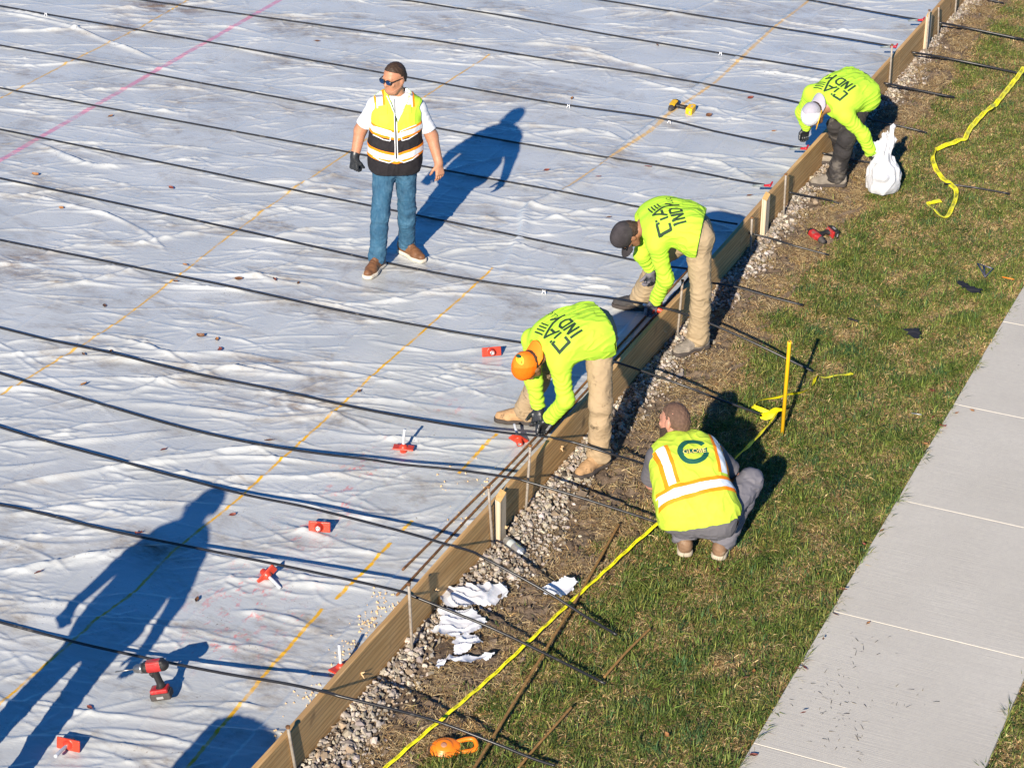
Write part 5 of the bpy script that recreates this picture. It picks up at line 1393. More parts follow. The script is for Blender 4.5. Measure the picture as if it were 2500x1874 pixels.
# horizontal band right round the back, two shoulder bands
bl, brr = pix_uv(1631, 1207), pix_uv(1790, 1182)
def band(name, c0, c1, off0, off1, m, o, w_=.30):
    mid_ = (c0 + c1) / 2; d = unit(c1 - c0); s_ = np.array([-d[1], d[0]])
    q = [[mid_ + d * a + s_ * b for a, b in f] for f in [[(p[0], p[1]) for p in r] for r in rect2d(-w_, w_, off0, off1, .010)]]
    lay(name, vsurfD, q, dmap, o, m, vd)
for a, b, m, nm, o in ((-.052, -.026, ORANGE, 'orange_trim', .003), (.026, .052, ORANGE, 'orange_trim', .003), (-.026, .026, SILVER, 'reflective_band', .0036)): band(nm, bl, brr, a, b, m, o)
for (pa, pb) in (((1641, 1172), (1612, 1105)), ((1768, 1152), (1744, 1068))):
    a, b = pix_uv(*pa), pix_uv(*pb); d = unit(b - a); s_ = np.array([-d[1], d[0]]); Ls = np.linalg.norm(b - a) + .05
    for e0, e1, m, nm, o in ((-.046, -.023, ORANGE, 'orange_trim', .0026), (.023, .046, ORANGE, 'orange_trim', .0026), (-.023, .023, SILVER, 'reflective_band', .0032)):
        lay(nm, vsurfD, [[a + d * p[0] + s_ * p[1] for p in r] for r in rect2d(-.02, Ls, e0, e1, .009)], dmap, o, m, vd)
gc = pix_uv(1689, 1101); G1 = mat('emblem_dark_green', (.006, .085, .055), .7, 0, .1); G2 = mat('emblem_gold', (.92, .68, .18), .7, 0, .05)
ring = []; n = 56
for i in range(n):
    a0, a1 = [math.radians(32 + 316 * (i + k) / n) for k in (0, 1)]
    for k in range(2):
        r0, r1 = .064 + .0165 * k, .064 + .0165 * (k + 1)
        ring.append([(gc[0] + r * math.cos(a) * 1.08, gc[1] + r * math.sin(a)) for r, a in ((r0, a0), (r1, a0), (r1, a1), (r0, a1))])
lay('emblem', vsurfD, ring + rect2d(gc[0] - .078, gc[0] + .094, gc[1] - .017, gc[1] + .017, .008), dmap, .0024, G1, vd)
lay('emblem_lettering', vsurfD, [[(gc[0] + x * 1.12 + .008, gc[1] + y - .0155) for x, y in f] for f in text2d('GLOBE', .045)], dmap, .0042, G2, vd)
jD = J

# ------------------------------------------------------------------ two more people just outside the frame; their shadows reach in
m2 = copy_tree(man); m2.location = (-1.44, -7.12, ZP); m2.rotation_euler = (0, 0, math.radians(-38))
m2['label'] = 'person just beyond the bottom left corner, casting the long shadow on the plastic'
m3 = copy_tree(rA); m3.location = (-.10, -8.12, 0); m3.rotation_euler = (0, 0, math.radians(38))
m3['label'] = 'worker bent over the board just beyond the bottom edge, casting a round shadow'
# ================================================================== TOOLS, TAPE, BAG AND LITTER
def gz(x, y):
    if x < -.04: return float(plastic_h(np.array([x]), np.array([y]))[0])
    if SW0 < x < SW1: return ZS + .009
    return float(ground_h(np.array([x]), np.array([y]))[0])
def put(px, py, z=None, dz=0.0):
    p = at(px, py, .03 if z is None else z)
    if z is None:
        for _ in range(4): p = at(px, py, gz(p[0], p[1]) + dz)
    return p

# ------------------------------------------------------------------ red pocket formers with their milky tubes
def pocket_former(p, axis, roll, label, tube=.150, group='red plastic anchors with white tubes'):
    """p centre of the plate; axis the way the tube points; roll where the plate's long side points"""
    a = unit(axis); l = perp(roll, a); s_ = np.cross(a, l); A = np.stack([l, s_, a])
    o = thing('pocket_former', p, label, 'plastic anchor', group)
    v = vol_around([p - a * .05, p + a * .05], .10, .0042)
    v.box(p, (.074, .036, .0062), A, .004); v.cone(p, p - a * .012, .030, .027, .006); v.cone(p - a * .01, p - a * .042, .0265, .0225, .004)
    v.cone(p, p + a * .016, .0215, .0165, .005)
    v.cone(p - a * .026, p - a * .09, .0175, .0185, 0, 'cut')
    V, Q = v.mesh(); build('plate', V, Q, RED, o)
    V, F = lathe([(.0175, 0), (.0165, .003), (.011, .003), (.010, .001)], p - a * .041, -a, 16); build('steel_ring', V, F, mat_ring, o)
    if tube:
        b = perp(UPZ, a) * -.006; V, F = tube_mesh(smooth_path([p + a * .012, p + a * tube * .55 + b * .3, p + a * tube + b * 1.6], 5), .0105, 12); build('tube', V, F, CLEAR, o)
    return o
mat_ring = mat('dull_steel_ring', (.45, .47, .48), .4, .6, .1)
PF = pocket_former
PF(put(1200, 858, dz=.045), [-.50, .78, -.22], [.75, .65, 0], 'red plastic anchor left of the orange-capped worker, its ring facing the viewer')
PF(put(985, 1092, dz=.035), [.02, .0, 1], [.95, .30, 0], 'red plastic anchor with an upright tube, in the middle of the plastic')
PF(put(780, 1285, dz=.045), [-.22, .90, -.20], [.92, .38, 0], 'red plastic anchor with its ring facing the viewer, below the upright one')
PF(put(652, 1403, dz=.03), [.86, -.42, -.10], [.35, .75, .6], 'red plastic anchor with its tube pointing to the lower right')
PF(put(832, 1628, .13), [-.05, .05, 1], [.30, .95, .15], 'red plastic anchor with an upright tube, against the form board')
PF(put(167, 1816, dz=.035), [.08, -.93, .18], [.98, .15, 0], 'red plastic anchor in the bottom left corner, tube towards the viewer')
PF(put(1266, 1072, dz=.04), [-.55, .75, .35], [.5, .5, -.7], 'red plastic anchor under the orange-capped worker\'s black glove')
PF(np.array([-.085, -.005, .275]), [-.95, .15, .12], [.2, .9, .3], 'red plastic anchor in the black-capped worker\'s grey glove', .125)
def clip_red(px, py, label):
    d = _fw + CAM_R * (px - 1250) / CAM_F - CAM_U * (py - 937) / CAM_F; p = CAM_POS + d * ((-.062 - CAM_POS[0]) / d[0]); p[2] = max(p[2], .12); o = thing('pocket_former', p, label, 'plastic anchor', 'red plastic anchors at the board')
    v = vol_around([p], .09, .0045); v.cone(p + [-.005, -.030, -.005], p + [-.002, .022, .012], .010, .008, .01); v.cone(p + [-.01, -.03, 0], p + [-.05, -.03, -.01], .013, .011, .01); V, Q = v.mesh(); build('plate', V, Q, REDD, o)
    V, F = tube_mesh([p + [-.06, -.03, -.01], p + [-.16, -.03, -.03]], .0105, 10); build('tube', V, F, GSLEEVE, o)
GSLEEVE = mat('grey_sleeve', (.20, .23, .23), .35, 0, .25, 30)
REDD = mat('deep_red_plastic', (.42, .02, .03), .35, 0, .1)
clip_red(1884, 450, 'deep red plastic anchor at the board, above the middle kicker'); clip_red(1972, 360, 'deep red plastic anchor at the board, below the white cap')
clip_red(1758, 650, 'deep red plastic anchor in the black-capped worker\'s shadow'); clip_red(2190, 112, 'deep red plastic anchor at the board near the tall far stake'); clip_red(2256, 47, 'deep red plastic anchor at the board, farthest away')

# ------------------------------------------------------------------ power tools
TRED = mat('tool_red', (.38, .020, .020), .5, 0, .3, 20, .2, 90, .002, .4, dirt=((.17, .11, .09), 20, .52)); TBLK = mat('tool_black', (.018, .017, .017), .5, 0, .25, 20, .2, 90)
TYEL = mat('tool_yellow', (.72, .42, .010), .45, 0, .15, 20, .2, 90); STEEL = mat('tool_steel', (.30, .29, .28), .35, .85, .2, 30); GRIME = mat('dusty_black', (.055, .048, .044), .7, 0, .4, 18, .3, 90)
def drill(p, nose, top, main, label, kind, batt=None, bit=.0, long=.0, sc=1.0):
    """p the middle of the handle; nose the way the chuck points; top from handle towards the motor"""
    x = unit(nose); z = perp(top, x); y = np.cross(z, x); A = np.stack([x, y, z]); L = lambda a, b, c: p + (x * a + y * b + z * c)
    o = thing(kind, p, label, 'power drill')
    v = vol_around([L(.12, 0, .09), L(-.10, 0, .09), L(0, 0, -.12)], .05, .0042)
    v.cone(L(-.075, 0, .075), L(.030, 0, .075), .030, .031, .01); v.cone(L(.03, 0, .075), L(.062 + long, 0, .075), .031, .026, .008); v.box(L(-.03, 0, .082), (.055, .026, .032), A, .012, .01)
    V, Q = v.mesh(); cen = V[Q].mean(1) - p; mi = (((cen @ x) < -.062) | ((cen @ x) > (.018 if kind == 'impact_driver' else .2)) | ((cen @ z) < .052)).astype(int); build('motor_housing', V, Q, [main, TBLK], o, midx=mi)
    V, F = lathe([(.030, 0), (.0305, .012), (.026, .020), (.0245, .036), (.020, .046), (.0175, .052), (.012, .056)], L(.058 + long, 0, .075), x, 18); build('chuck', V, F, STEEL if kind == 'impact_driver' else GRIME, o)
    if bit: V, F = tube_mesh([L(.112 + long, 0, .075), L(.112 + long + bit * .55, 0, .075), L(.112 + long + bit, 0, .075)], [.0042, .0042, .0036], 8); build('bit', V, F, STEEL, o)
    v = vol_around([L(0, 0, .06), L(-.02, 0, -.09)], .05, .0042)
    v.cone(L(-.012, 0, .05), L(-.020, 0, -.055), .0205, .0195, .01); v.cone(L(-.020, 0, -.05), L(-.008, 0, -.072), .022, .024, .01); v.cone(L(.018, 0, .030), L(.010, 0, .010), .008, .007, .006)
    V, Q = v.mesh(); build('handle', V, Q, TBLK, o)
    v = vol_around([L(-.03, 0, -.10)], .09, .0045); v.box(L(-.004, 0, -.078), (.052, .033, .014), A, .008); V, Q = v.mesh(); build('battery_shoe', V, Q, main, o)
    v = vol_around([L(-.03, 0, -.11)], .10, .0045); v.box(L(-.004, 0, -.111), (.060, .037, .022), A, .009); V, Q = v.mesh(); b = build('battery', V, Q, batt or TBLK, o)
    m = MB(); m.box(L(-.004, .038, -.111), (.040, .0015, .016), A); m.box(L(.056, 0, -.111), (.0016, .030, .014), A); m.build('battery_label', mat(kind + '_label', (.30, .29, .28), .6), b)
    o.scale = (sc, sc, sc); o.location[2] += (sc - 1) * .13
    return o
pb = put(378, 1712); drill(pb + [0.0, .02, .150], -IR * .96 - TC * .1 - UPZ * .24, UPZ + IR * -.06, TRED, 'red and black impact driver standing on its battery on the plastic', 'impact_driver', GRIME, .11, -.012, 1.06)
p = put(1662, 262, dz=.04); drill(p + [0, 0, .0], TC * .80 - IR * .35 - UPZ * .1, -IR * .92 - TC * .1 + UPZ * .05, TYEL, 'yellow and black drill lying on the plastic', 'cordless_drill', TYEL, 0, -.01)
p = put(2010, 572, dz=.045); drill(p, TC * .75 + IR * .45 - UPZ * .15, -IR * .9 + TC * .15 + UPZ * .1, TRED, 'red and black drill lying on the grass', 'cordless_drill', TBLK, 0)

# ------------------------------------------------------------------ orange reel, spray can, pole
OREEL = mat('orange_reel_plastic', (.82, .20, .01), .38, 0, .08, 14, .15, 60, .002, .5, dirt=((.45, .20, .08), 12, .64))
p = put(1088, 1826, dz=.03); a = unit(IR * .85 + at(1150, 1780) - at(1100, 1830)); a = unit(np.array([a[0], a[1], 0])); b = np.array([-a[1], a[0], 0]); o = thing('tape_reel', p, 'orange plastic tape reel with a looped handle, lying on the dirt at the bottom', 'tape reel')
v = vol_around([p - a * .10, p + a * .22], .10, .0052)
nrm = unit(UPZ + TC * .35); aa = perp(a, nrm); bb = np.cross(nrm, aa); A = np.stack([aa, bb, nrm])
v.ell(p, (.090, .075, .030), A); v.ell(p - aa * .01, (.078, .068, .034), A, .01); v.ell(p + nrm * .030 - aa * .01, (.050, .045, .012), A, .01)
V, Q = v.mesh(); build('case', V, Q, OREEL, o)
v = vol_around([p, p + aa * .24], .08, .0052)
lp = smooth_path([p + aa * .070 + bb * .034, p + aa * .13 + bb * .042, p + aa * .172 + bb * .030, p + aa * .178 - bb * .020, p + aa * .150 - bb * .040, p + aa * .075 - bb * .040], 5)
for q, w in zip(lp[:-1], lp[1:]): v.cone(q, w, .0125, None, .006)
V, Q = v.mesh(); build('handle', V, Q, OREEL, o)
V, F = lathe([(.018, 0), (.018, .004), (.010, .005)], p + nrm * .0385 - aa * .01, nrm, 16); build('hub_cap', V, F, mat('reel_hub', (.42, .20, .12), .6, 0, .3), o)
p0, p1 = put(1236, 1318, dz=.034), put(1284, 1358, dz=.034); ax = unit(p1 - p0); o = thing('spray_can', p0, 'silver spray paint can lying on the gravel at the foot of a kicker', 'spray can')
ALU = mat('brushed_aluminium_can', (.55, .57, .58), .32, .75, .12, 10, .1, 60, dirt=((.35, .33, .30), 9, .6))
V, F = lathe([(.024, 0), (.031, .002), (.0325, .006), (.0325, .165), (.031, .170), (.024, .183), (.0165, .189)], p0, ax, 24); build('can_body', V, F, ALU, o)
V, F = lathe([(.0165, 0), (.0165, .004), (.006, .006), (.006, .014), (.0045, .015)], p0 + ax * .189, ax, 14); build('valve', V, F, mat_ring, o)
V, F = lathe([(.0327, 0), (.0327, .05)], p0 + ax * .05, ax, 24); build('paper_label', V, F[:-2], mat('faded_label', (.42, .46, .45), .6, 0, .15), o)
pp = at(1910, 1054, .0); o = thing('marker_pole', pp, 'yellow pole standing upright in the grass, tied with caution tape', 'pole')
YPOLE = mat('yellow_pole_paint', (.86, .50, .015), .42, 0, .06, 10, .1, 60)
V, F = lathe([(.0145, -.10), (.0145, .715), (.0155, .717), (.0155, .736), (.0115, .736), (.011, .70)], pp, UPZ + np.array([.006, .0, 0]), 18); build('shaft', V, F, YPOLE, o)
V, F = lathe([(.0110, 0), (.0105, .002)], pp + UPZ * .733, UPZ, 14); build('dark_end_disc', V, F, TBLK, o)  # black disc painted in for the shade inside the hollow pole

# ------------------------------------------------------------------ caution tape
TAPE = mat('yellow_caution_tape', (.88, .80, .012), .4, 0, .06, 10, .1, 40, .002, .5); TINK = mat('tape_black_print', (.02, .02, .015), .5)
def tape(pts, w, twist, label, words, base_z=.045, wtw=0.0, seed=0, ink=True, txt=.030):
    P = [put(a, b, dz=z) if z is not None else put(a, b) for a, b, z in pts]; P = smooth_path(P, 9); n = len(P); g = np.random.default_rng(seed)
    T = np.gradient(P, axis=0); T /= np.linalg.norm(T, axis=1)[:, None]; s = np.concatenate([[0], np.cumsum(np.linalg.norm(np.diff(P, axis=0), axis=1))])
    tw = np.interp(np.linspace(0, 1, n), np.linspace(0, 1, len(twist)), twist) + wtw * np.sin(s * 9 + seed)
    V = []; C = []
    for i in range(n):
        side = perp(np.cross(UPZ, T[i]), T[i]); nn = np.cross(T[i], side); d = side * math.cos(tw[i]) + nn * math.sin(tw[i]); wv = .004 * math.sin(s[i] * 31 + seed)
        for k in range(5): t_ = -1 + k / 2; V.append(P[i] + d * t_ * w / 2 + nn * (wv + .004 * (1 - t_ * t_)))
        C.append((P[i] + nn * (wv + .004), T[i], d))
    F = [(i * 5 + k, i * 5 + k + 1, i * 5 + 6 + k, i * 5 + 5 + k) for i in range(n - 1) for k in range(4)]
    o = build('caution_tape', V, F, TAPE); tag(o, label, 'caution tape', 'yellow caution tape in the grass')
    if ink:
        pos = .05; tri = text2d(words, txt); x0 = min(p[0] for f in tri for p in f); x1 = max(p[0] for f in tri for p in f); VV = []; FF = []
        while pos + (x1 - x0) < s[-1]:
            for f in tri:
                ids = []
                for (x, y) in f:
                    q = pos + (x - x0); c = [np.array([np.interp(q, s, [C[i][j][k] for i in range(n)]) for k in range(3)]) for j in (0, 2)]
                    yy = (y - txt * .36); t_ = np.clip(yy / (w / 2), -1, 1)
                    p = c[0] + c[1] * yy; up = np.cross(np.array([np.interp(q, s, [C[i][1][k] for i in range(n)]) for k in range(3)]), c[1])
                    if up[2] < 0: up = -up
                    ids.append(len(VV)); VV.append(p + up * .0028 - up * .004 * t_ * t_ * .9)
                FF.append(ids)
            pos += (x1 - x0) + .06
        if FF: build('lettering', VV, FF, TINK, o, np.zeros(3))
    return o
tape([(2500, 165, .08), (2484, 188, .08), (2469, 207, .075), (2440, 243, .08), (2429, 256, .07), (2418, 263, .08), (2400, 278, .08), (2369, 313, .08), (2356, 338, .075), (2345, 341, .075), (2316, 352, .075), (2285, 364, .06)], .046, [-.3, -.8, -.2, -.7, .1, -.7, -.1, -.5, -.2], 'yellow caution tape running up to the right edge of the picture', 'CUIDADO', seed=1)
tape([(2285, 364, .06), (2277, 385, .05), (2285, 412, .05), (2302, 435, .05), (2330, 458, .055), (2334, 480, .05), (2322, 512, .05), (2308, 531, .045), (2285, 515, .05), (2267, 497, .05), (2280, 494, .06), (2297, 489, .05)], .042, [.9, .5, .2, .6, .3, .1, .4, .2, .5], 'curled free end of yellow caution tape lying in the grass', 'CUIDADO', seed=2)
tape([(2080, 911, .05), (2050, 914, .055), (2020, 920, .06), (1994, 918, .06), (1985, 938, .06), (1967, 954, .06), (1935, 961, .09), (1912, 966, .10), (1880, 972, .08), (1852, 980, .06), (1838, 992, .05), (1860, 1004, .05), (1885, 1012, .05)], .048, [.1, .2, .3, 1.0, .9, .8, .9, .7, .8, .9, 1.0], 'yellow caution tape looped through the grass behind the yellow pole', 'CAUTION', seed=3)
tape([(1922, 992, .20), (1908, 998, .205), (1885, 1004, .14), (1860, 1012, .09), (1872, 1018, .08), (1898, 1003, .14), (1880, 1030, .14), (1850, 1064, .13), (1820, 1095, .12), (1795, 1118, .12), (1760, 1150, .12), (1730, 1180, .12)], .050, [.6, .8, .7, .5, .7, .9, .7, .5, .8, .9, .9], 'yellow caution tape knotted to the yellow pole and leading to the crouching man', 'CAUTION', seed=4)
tape([(1660, 1235, .17), (1630, 1258, .16), (1560, 1316, .13), (1480, 1390, .10), (1400, 1462, .10), (1300, 1556, .10), (1200, 1650, .09), (1100, 1736, .08), (1000, 1820, .07), (920, 1892, .07)], .020, [-.5, -.6, -.8, -.6, -.2, -.6, -.9, -.4, -.8, -.5], 'long twisted yellow tape from the crouching man to the bottom edge', 'CAUTION', wtw=.25, seed=5, txt=.012)

# ------------------------------------------------------------------ the white sack
BAG = mat('white_poly_sack', (.50, .51, .53), .35, 0, .05, 12, .5, 34, .010, .5)
bp = at(2150, 474, .0) + np.array([-.01, .10, 0]); o = thing('plastic_bag', bp, 'white plastic sack tied at the neck, standing on the grass in the worker\'s hand', 'bag')
tie = np.array([.640, bp[1] - .02, .345]); v = vol_around([bp, tie + [0, 0, .26]], .22, .0065)
for ang in np.linspace(0, 6.283, 7)[:-1]: d = np.array([math.cos(ang), math.sin(ang), 0]); v.cone(bp + d * .085 + [0, 0, .055], bp + d * .075 + [0, 0, .15], .060, .062, .05)
v.cone(bp + [0, 0, .09], bp + [0, 0, .18], .125, .118, .05); v.cone(bp + [0, 0, .18], tie - [0, 0, .01], .112, .072, .05); v.cone(tie - [0, 0, .02], tie + [.010, .01, .07], .070, .056, .04)
v.cone(tie + [.02, .01, .06], tie + [.050, .03, .15], .050, .036, .03); v.cone(tie + [.050, .03, .15], tie + [.075, .05, .245], .034, .010, .02); v.cone(tie + [-.01, .0, .04], tie + [-.075, -.03, .095], .042, .016, .03); v.cone(tie + [.03, .0, .08], tie + [.085, .02, .13], .032, .014, .02)
def pleats(P):
    q = P - bp; a = np.arctan2(q[:, 1], q[:, 0]); k = np.clip(q[:, 2] / .36, 0, 1.3)
    return (.0130 * np.clip(k - .1, 0, 1) * np.sin(a * 9 + 2.5 * wnoise(P, .2, 5)) + .008 * wnoise(P, .12, 6) - .014 * np.clip(1 - 1.3 * np.abs(wnoise(P, .13, 7, 12, (1, 1, .5))), 0, 1) ** 2)
v.warp(pleats); v.clip(bp + [0, 0, .004], [0, 0, -1]); V, Q = v.mesh(); build('sack', V, Q, BAG, o)
V, F = tube_mesh([tie + np.array([-.03, -.074, .02]) + np.array([.040 * math.cos(t_ * 2.3), .010 * math.sin(t_ * 3), .035 * math.sin(t_)]) for t_ in np.linspace(0, 6.6, 30)], .0040, 7); build('tie', V, F, mat('knotted_string', (.55, .55, .46), .8), o)

# ------------------------------------------------------------------ scraps of plastic and cloth
def scrap(name, poly, m, label, cat, group, amp=.02, base=.008, seed=0, res=.008, warp=.11):
    P = np.array([put(a, b)[:2] for a, b in poly]); P = np.vstack([P]); c = P.mean(0)
    lo, hi = P.min(0) - .02, P.max(0) + .02; xs, ys = np.arange(lo[0], hi[0], res), np.arange(lo[1], hi[1], res); X, Y = np.meshgrid(xs, ys, indexing='ij')
    q = np.stack([X.ravel(), Y.ravel()], 1); q = q + .010 * np.stack([wnoise(q, .06, seed + 3), wnoise(q, .06, seed + 4)], 1)
    ins = np.zeros(len(q), bool); n = len(P)
    for i in range(n):
        a, b = P[i], P[(i + 1) % n]; k = ((a[1] > q[:, 1]) != (b[1] > q[:, 1])); xi = a[0] + (q[:, 1] - a[1]) / (b[1] - a[1] + 1e-12) * (b[0] - a[0]); ins ^= k & (q[:, 0] < xi)
    ins = ins.reshape(X.shape); f = ins[:-1, :-1] & ins[1:, :-1] & ins[1:, 1:] & ins[:-1, 1:]
    idx = np.full(X.shape, -1); use = np.zeros_like(ins); use[:-1, :-1] |= f; use[1:, :-1] |= f; use[1:, 1:] |= f; use[:-1, 1:] |= f; idx[use] = np.arange(use.sum())
    x, y = X[use], Y[use]; p2 = np.stack([x, y], 1)
    h = np.array([gz(a, b) for a, b in p2[:1]])[0] * 0 + (ground_h(x, y) if c[0] > 0 else plastic_h(x, y))
    h = np.maximum(h, 0) * .4 + .012 + base + amp * (.55 * np.clip(1 - 1.3 * np.abs(wnoise(p2, warp * 1.6, seed, 12)), 0, 1) ** 3 + .35 * np.abs(((p2[:, 0] * .8 + p2[:, 1] * .6) / .11 + .4 * wnoise(p2, .3, seed + 2)) % 1 - .5) + .25 * wnoise(p2, warp * 2, seed + 1) + .25)
    V = np.stack([x, y, h], 1); F = np.stack([idx[:-1, :-1][f], idx[1:, :-1][f], idx[1:, 1:][f], idx[:-1, 1:][f]], 1)
    return tag(build(name, V, F, m), label, cat, group)
SCR = mat('torn_plastic_sheet', (.68, .69, .71), .42, 0, .05, 9, .4, 40, .006, .5)
gp = 'torn plastic scraps on the gravel'
scrap('plastic_scrap', [(1069, 1470), (1092, 1446), (1150, 1440), (1212, 1436), (1240, 1452), (1236, 1474), (1206, 1494), (1166, 1490), (1130, 1500), (1084, 1496)], SCR, 'largest torn white plastic scrap, on the gravel below the can', 'plastic scrap', gp, .035, .012, 1)
scrap('plastic_scrap', [(1060, 1500), (1100, 1504), (1160, 1500), (1188, 1526), (1172, 1556), (1130, 1566), (1096, 1572), (1052, 1552), (1076, 1530)], SCR, 'torn white plastic scrap just below the largest one', 'plastic scrap', gp, .03, .012, 2)
scrap('plastic_scrap', [(1108, 1572), (1140, 1560), (1170, 1566), (1184, 1584), (1150, 1590), (1126, 1608), (1106, 1612)], SCR, 'small curled white plastic scrap on the dirt', 'plastic scrap', gp, .035, .012, 3)
scrap('plastic_scrap', [(1062, 1648), (1066, 1626), (1090, 1612), (1140, 1614), (1206, 1614), (1202, 1630), (1140, 1632), (1090, 1634), (1072, 1650)], SCR, 'long thin strip of white plastic on the dirt', 'plastic scrap', gp, .035, .02, 4)
scrap('plastic_scrap', [(1309, 1456), (1340, 1446), (1366, 1432), (1400, 1434), (1416, 1442), (1400, 1460), (1370, 1472), (1330, 1470)], SCR, 'torn white plastic scrap in the grass under a black cable', 'plastic scrap', gp, .04, .02, 5)
RAG = mat('black_rag_cloth', (.013, .014, .020), .85, 0, .3, 30, .5, 160); gp = 'black rags on the grass'
scrap('rag', [(2202, 828), (2215, 826), (2243, 823), (2247, 849), (2226, 851), (2212, 838)], RAG, 'squarish black rag on the grass, nearer the sidewalk corner', 'rag', gp, .016, .035, 6, .005)
scrap('rag', [(2330, 712), (2340, 708), (2366, 724), (2396, 730), (2392, 742), (2376, 742), (2352, 732), (2334, 724)], RAG, 'long black rag on the grass below the wire triangle', 'rag', gp, .02, .035, 7, .005)
WIRE = mat('dark_wire', (.10, .10, .13), .4, .5, .2)
m = MB(); w = [put(2386, 643, dz=.05), put(2425, 656, dz=.05), put(2405, 675, dz=.055)]
for a_, b_ in ((0, 1), (1, 2), (2, 0)): m.tube([w[a_], w[b_]], .006, 8)
m.tube([w[0] * .6 + w[1] * .4 - [0, 0, .004], w[2] - [0, 0, .004]], .008, 8); tag(m.build('wire_tie_tool', WIRE, smooth=True), 'small dark metal triangle lying on the grass', 'hand tool')
V, F = tube_mesh([put(2447, 676, dz=.045), put(2476, 682, dz=.045)], .005, 6); tag(build('pencil', V, F, mat('orange_pencil', (.80, .22, .02), .5)), 'orange carpenter\'s pencil in the grass at the right edge', 'pencil')
V, F = tube_mesh([put(2225, 1008, dz=.04), put(2250, 1012, dz=.045)], .0035, 6); tag(build('wire_offcut', V, F, mat_ring), 'short grey wire offcut in the grass left of the sidewalk', 'wire')

# ------------------------------------------------------------------ white chairs under the tendons, splinters, leaves
CHW = mat('white_chair_plastic', (.70, .70, .70), .5, 0, .06)
for px, py, lb in [(112, 38, 'white plastic cable chair in the top left corner'), (1759, 134, 'white plastic cable chair at the top, between the paint line and the far kicker'), (1634, 300, 'white plastic cable chair just below the yellow drill'), (1388, 262, 'white plastic cable chair lying loose left of the yellow drill'), (1328, 716, 'white plastic cable chair between the black-capped and orange-capped workers')]:
    p = put(px, py, dz=.012); m = MB(); v = vol_around([p], .06, .004)
    v.cone(p + [-.022, 0, 0], p + [-.010, 0, .026], .006, .005, .004); v.cone(p + [.022, 0, 0], p + [.010, 0, .026], .006, .005, .004); v.cone(p + [-.010, 0, .026], p + [.010, 0, .026], .006, .006, .004); v.cone(p + [-.024, -.012, -.004], p + [-.024, .012, -.004], .005, .005, .004); v.cone(p + [.024, -.012, -.004], p + [.024, .012, -.004], .005, .005, .004); v.cone(p + [-.014, 0, .026], p + [-.015, 0, .042], .005, .004, .004); v.cone(p + [.014, 0, .026], p + [.015, 0, .042], .005, .004, .004)
    V, Q = v.mesh(); V = p + (V - p) * .68; tag(build('cable_chair', V, Q, CHW), lb, 'cable chair', 'white plastic cable chairs')
SPL = mat('fresh_splinter', (.66, .46, .25), .8, 0, .2, 60)
for px, py, x, lb in [(1371, 1093, .006, 'splintered nail hole in the board between the two straddling workers\' boots'), (1623, 809, .006, 'splintered nail hole in the board left of the leaning stake'), (883, 1645, .006, 'splintered nail hole in the board right of the nearest upright tube'), (1065, 1443, .006, 'splinter sticking out of the board above the plastic scraps'), (1235, 1286, .05, 'splinter sticking out of the nearest pale kicker')]:
    d = _fw + CAM_R * (px - 1250) / CAM_F - CAM_U * (py - 937) / CAM_F; p = CAM_POS + d * ((x - CAM_POS[0]) / d[0]); m = MB(); g = np.random.default_rng(int(px))
    for k in range(3): q = p + g.normal(0, .005, 3) * [.2, 1, 1]; e = q + np.array([.014, g.normal(0, .012), g.normal(0, .012)]); m.tube([q - [.006, 0, 0], (q + e) / 2, e], [.0048, .0042, .0012], 5)
    tag(m.build('wood_splinter', SPL), lb, 'splinter', 'fresh splinters on the form')
LEAF = [mat('brown_leaf', (.13, .060, .028), .6, 0, .25, 60), mat('tan_leaf', (.27, .125, .045), .6, 0, .25, 60), mat('red_leaf', (.17, .045, .030), .6, 0, .25, 60)]
def leaf_mesh(p, L, head, curl, tilt, seed):
    g = np.random.default_rng(seed); d = np.array([math.cos(head), math.sin(head), 0]); s_ = np.array([-d[1], d[0], 0]); V = []; F = []; n = 7; prof = [.04, .55, .9, 1.0, .85, .5, .03]; w = L * g.uniform(.22, .34)
    for i in range(n):
        t_ = i / (n - 1) - .5
        for k in (-1, -.5, 0, .5, 1): V.append(p + d * t_ * L + s_ * k * w * prof[i] + UPZ * (.004 + curl * L * (k * k * .35 + t_ * t_ * .6) + tilt * k * w))
    for i in range(n - 1):
        for k in range(4): F.append((i * 5 + k, i * 5 + k + 1, i * 5 + 6 + k, i * 5 + 5 + k))
    o = len(V); stem = [p - d * L * .5 + UPZ * (.004 + curl * L * .15), p - d * L * .75 + UPZ * .010]; tv, tf = tube_mesh(stem, .0014, 5); V += list(tv); F += [tuple(i + o for i in f) for f in tf]
    return V, F
def leaves(pts, label, group, seed, big=1.0, sp=None):
    big *= .78; g = np.random.default_rng(seed)
    for i, (px, py) in enumerate(pts):
        p = put(px, py, dz=.004 if sp is None else sp); V, F = leaf_mesh(p, g.uniform(.05, .085) * big, g.uniform(0, 6.28), g.uniform(.15, .7), g.normal(0, .35), seed * 100 + i)
        tag(build('dry_leaf', V, F, LEAF[int(g.integers(0, 3))]), label, 'leaf', group)
C3 = [(1070, 113), (1380, 193), (1590, 198), (1725, 220), (1160, 527), (1255, 545), (1272, 603), (483, 630), (485, 805), (640, 615), (605, 348), (945, 1180), (1555, 1128), (1015, 210), (2080, 843)]
C1 = [(205, 1015), (355, 1205), (640, 675), (990, 1090), (1835, 240)]
C2 = [(628, 198), (258, 430), (150, 738), (590, 722), (1030, 425), (850, 500), (1130, 568), (1025, 847), (420, 940), (375, 765)]
C6 = [(200, 637), (468, 1342), (1030, 785), (1217, 338), (725, 433)]
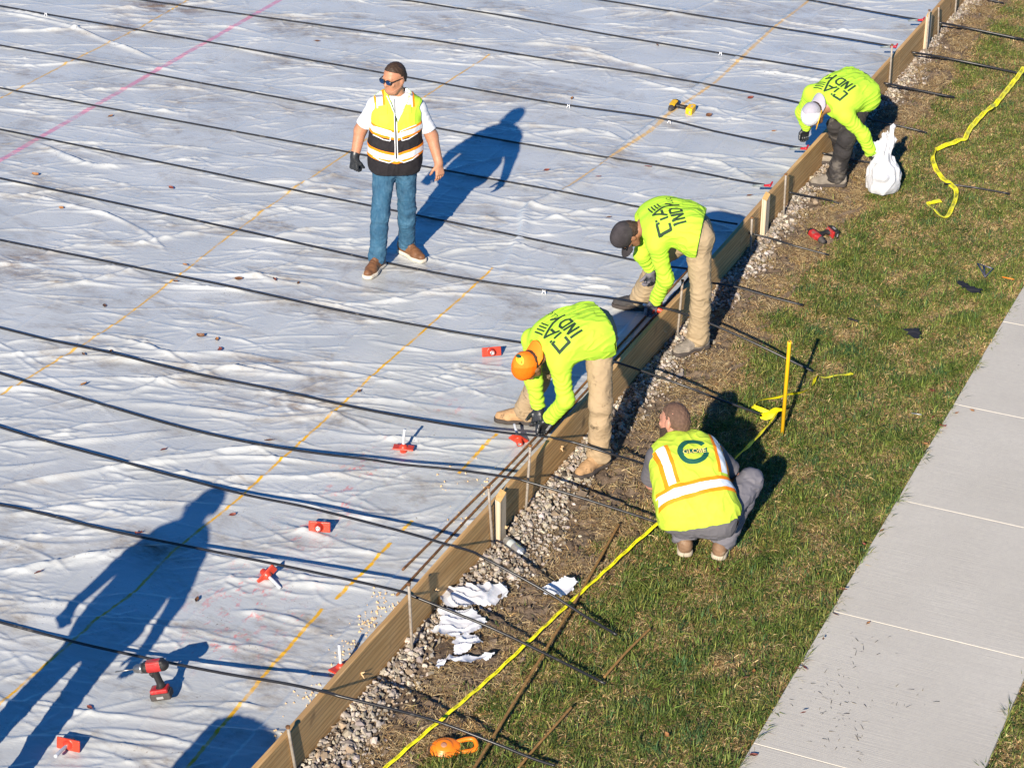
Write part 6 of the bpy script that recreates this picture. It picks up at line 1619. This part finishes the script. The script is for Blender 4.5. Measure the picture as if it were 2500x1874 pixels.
leaves([(x / 2.369, 600 + y / 2.369) for x, y in C3] + [(x / 2.369, y / 2.369) for x, y in C1] + [(1250 + x / 1.7696, y / 1.7696) for x, y in C2] + [(x / 2.1422, 1100 + y / 2.1422) for x, y in C6], 'small dry brown leaf lying on the white plastic', 'dry leaves on the plastic', 11)
leaves([(2374, 1003), (2335, 1009), (2302, 1041), (2039, 1500), (2120, 1522), (1840, 1845), (1964, 1630), (2153, 1296)], 'small dry leaf lying on the concrete sidewalk', 'dry leaves on the sidewalk', 12, .75)
leaves([(1752, 1394), (1819, 1655), (1840, 1641), (1628, 1795), (1997, 1403), (2060, 1440), (2277, 1020), (2260, 1085), (2005, 1310), (1962, 1740), (2275, 955), (2438, 552), (1948, 1632), (2110, 1330), (2010, 1560), (1900, 1700)], 'small dry orange leaf caught in the grass', 'dry leaves in the grass', 13, .62, .045)
# sawdust and chips on the plastic by the board, clippings on the walk
g = np.random.default_rng(21); V = []; T = []; xs = []
for px, py, s, n in [(860, 1600, 30, 60), (780, 1720, 30, 70), (900, 1520, 22, 45), (700, 1800, 25, 30), (960, 1480, 18, 25), (1180, 1190, 18, 14), (1120, 1270, 14, 10), (860, 1700, 15, 40), (940, 1450, 20, 20), (1100, 1180, 30, 14), (1400, 1010, 25, 8)]:
    for _ in range(n): xs.append((g.normal(px, s), g.normal(py, s)))
xy = np.array([at(a, b, ZP)[:2] for a, b in xs]); xy = xy[xy[:, 0] < -.045]; zz = plastic_h(xy[:, 0], xy[:, 1])
V, F, n = rocks(xy, zz + .003, g.uniform(.006, .020, len(xy)), 22); tag(build('sawdust', V, F, SPL, smooth=False), kind='stuff')
n = 120; cx_ = g.choice(6, n, p=[.3, .25, .15, .12, .1, .08]); cc = np.array([(2070, 1790), (2060, 1725), (2000, 1700), (2130, 1580), (2010, 1640), (2240, 1700)], float)[cx_] + g.normal(0, 1, (n, 2)) * np.array([45, 32])
P = np.array([at(a, b, ZS + .01)[:2] for a, b in cc]); k = (P[:, 0] > SW0 + .02) & (P[:, 0] < SW1 - .02); P = P[k]; n = len(P)
V, T, c = blades(P[:, 0], P[:, 1], np.full(n, ZS + .0105), g.uniform(.015, .075, n) * g.random(n) ** .6, np.full(n, 1.5), g.uniform(0, 6.28, n), g.uniform(.002, .004, n), np.array([(.10, .085, .04), (.20, .15, .07), (.07, .05, .03)])[g.integers(0, 3, n)], 5)
oc = build('grass_clippings', V, T, GRASS, smooth=False); tag(oc, kind='stuff'); col_attr(oc, c)
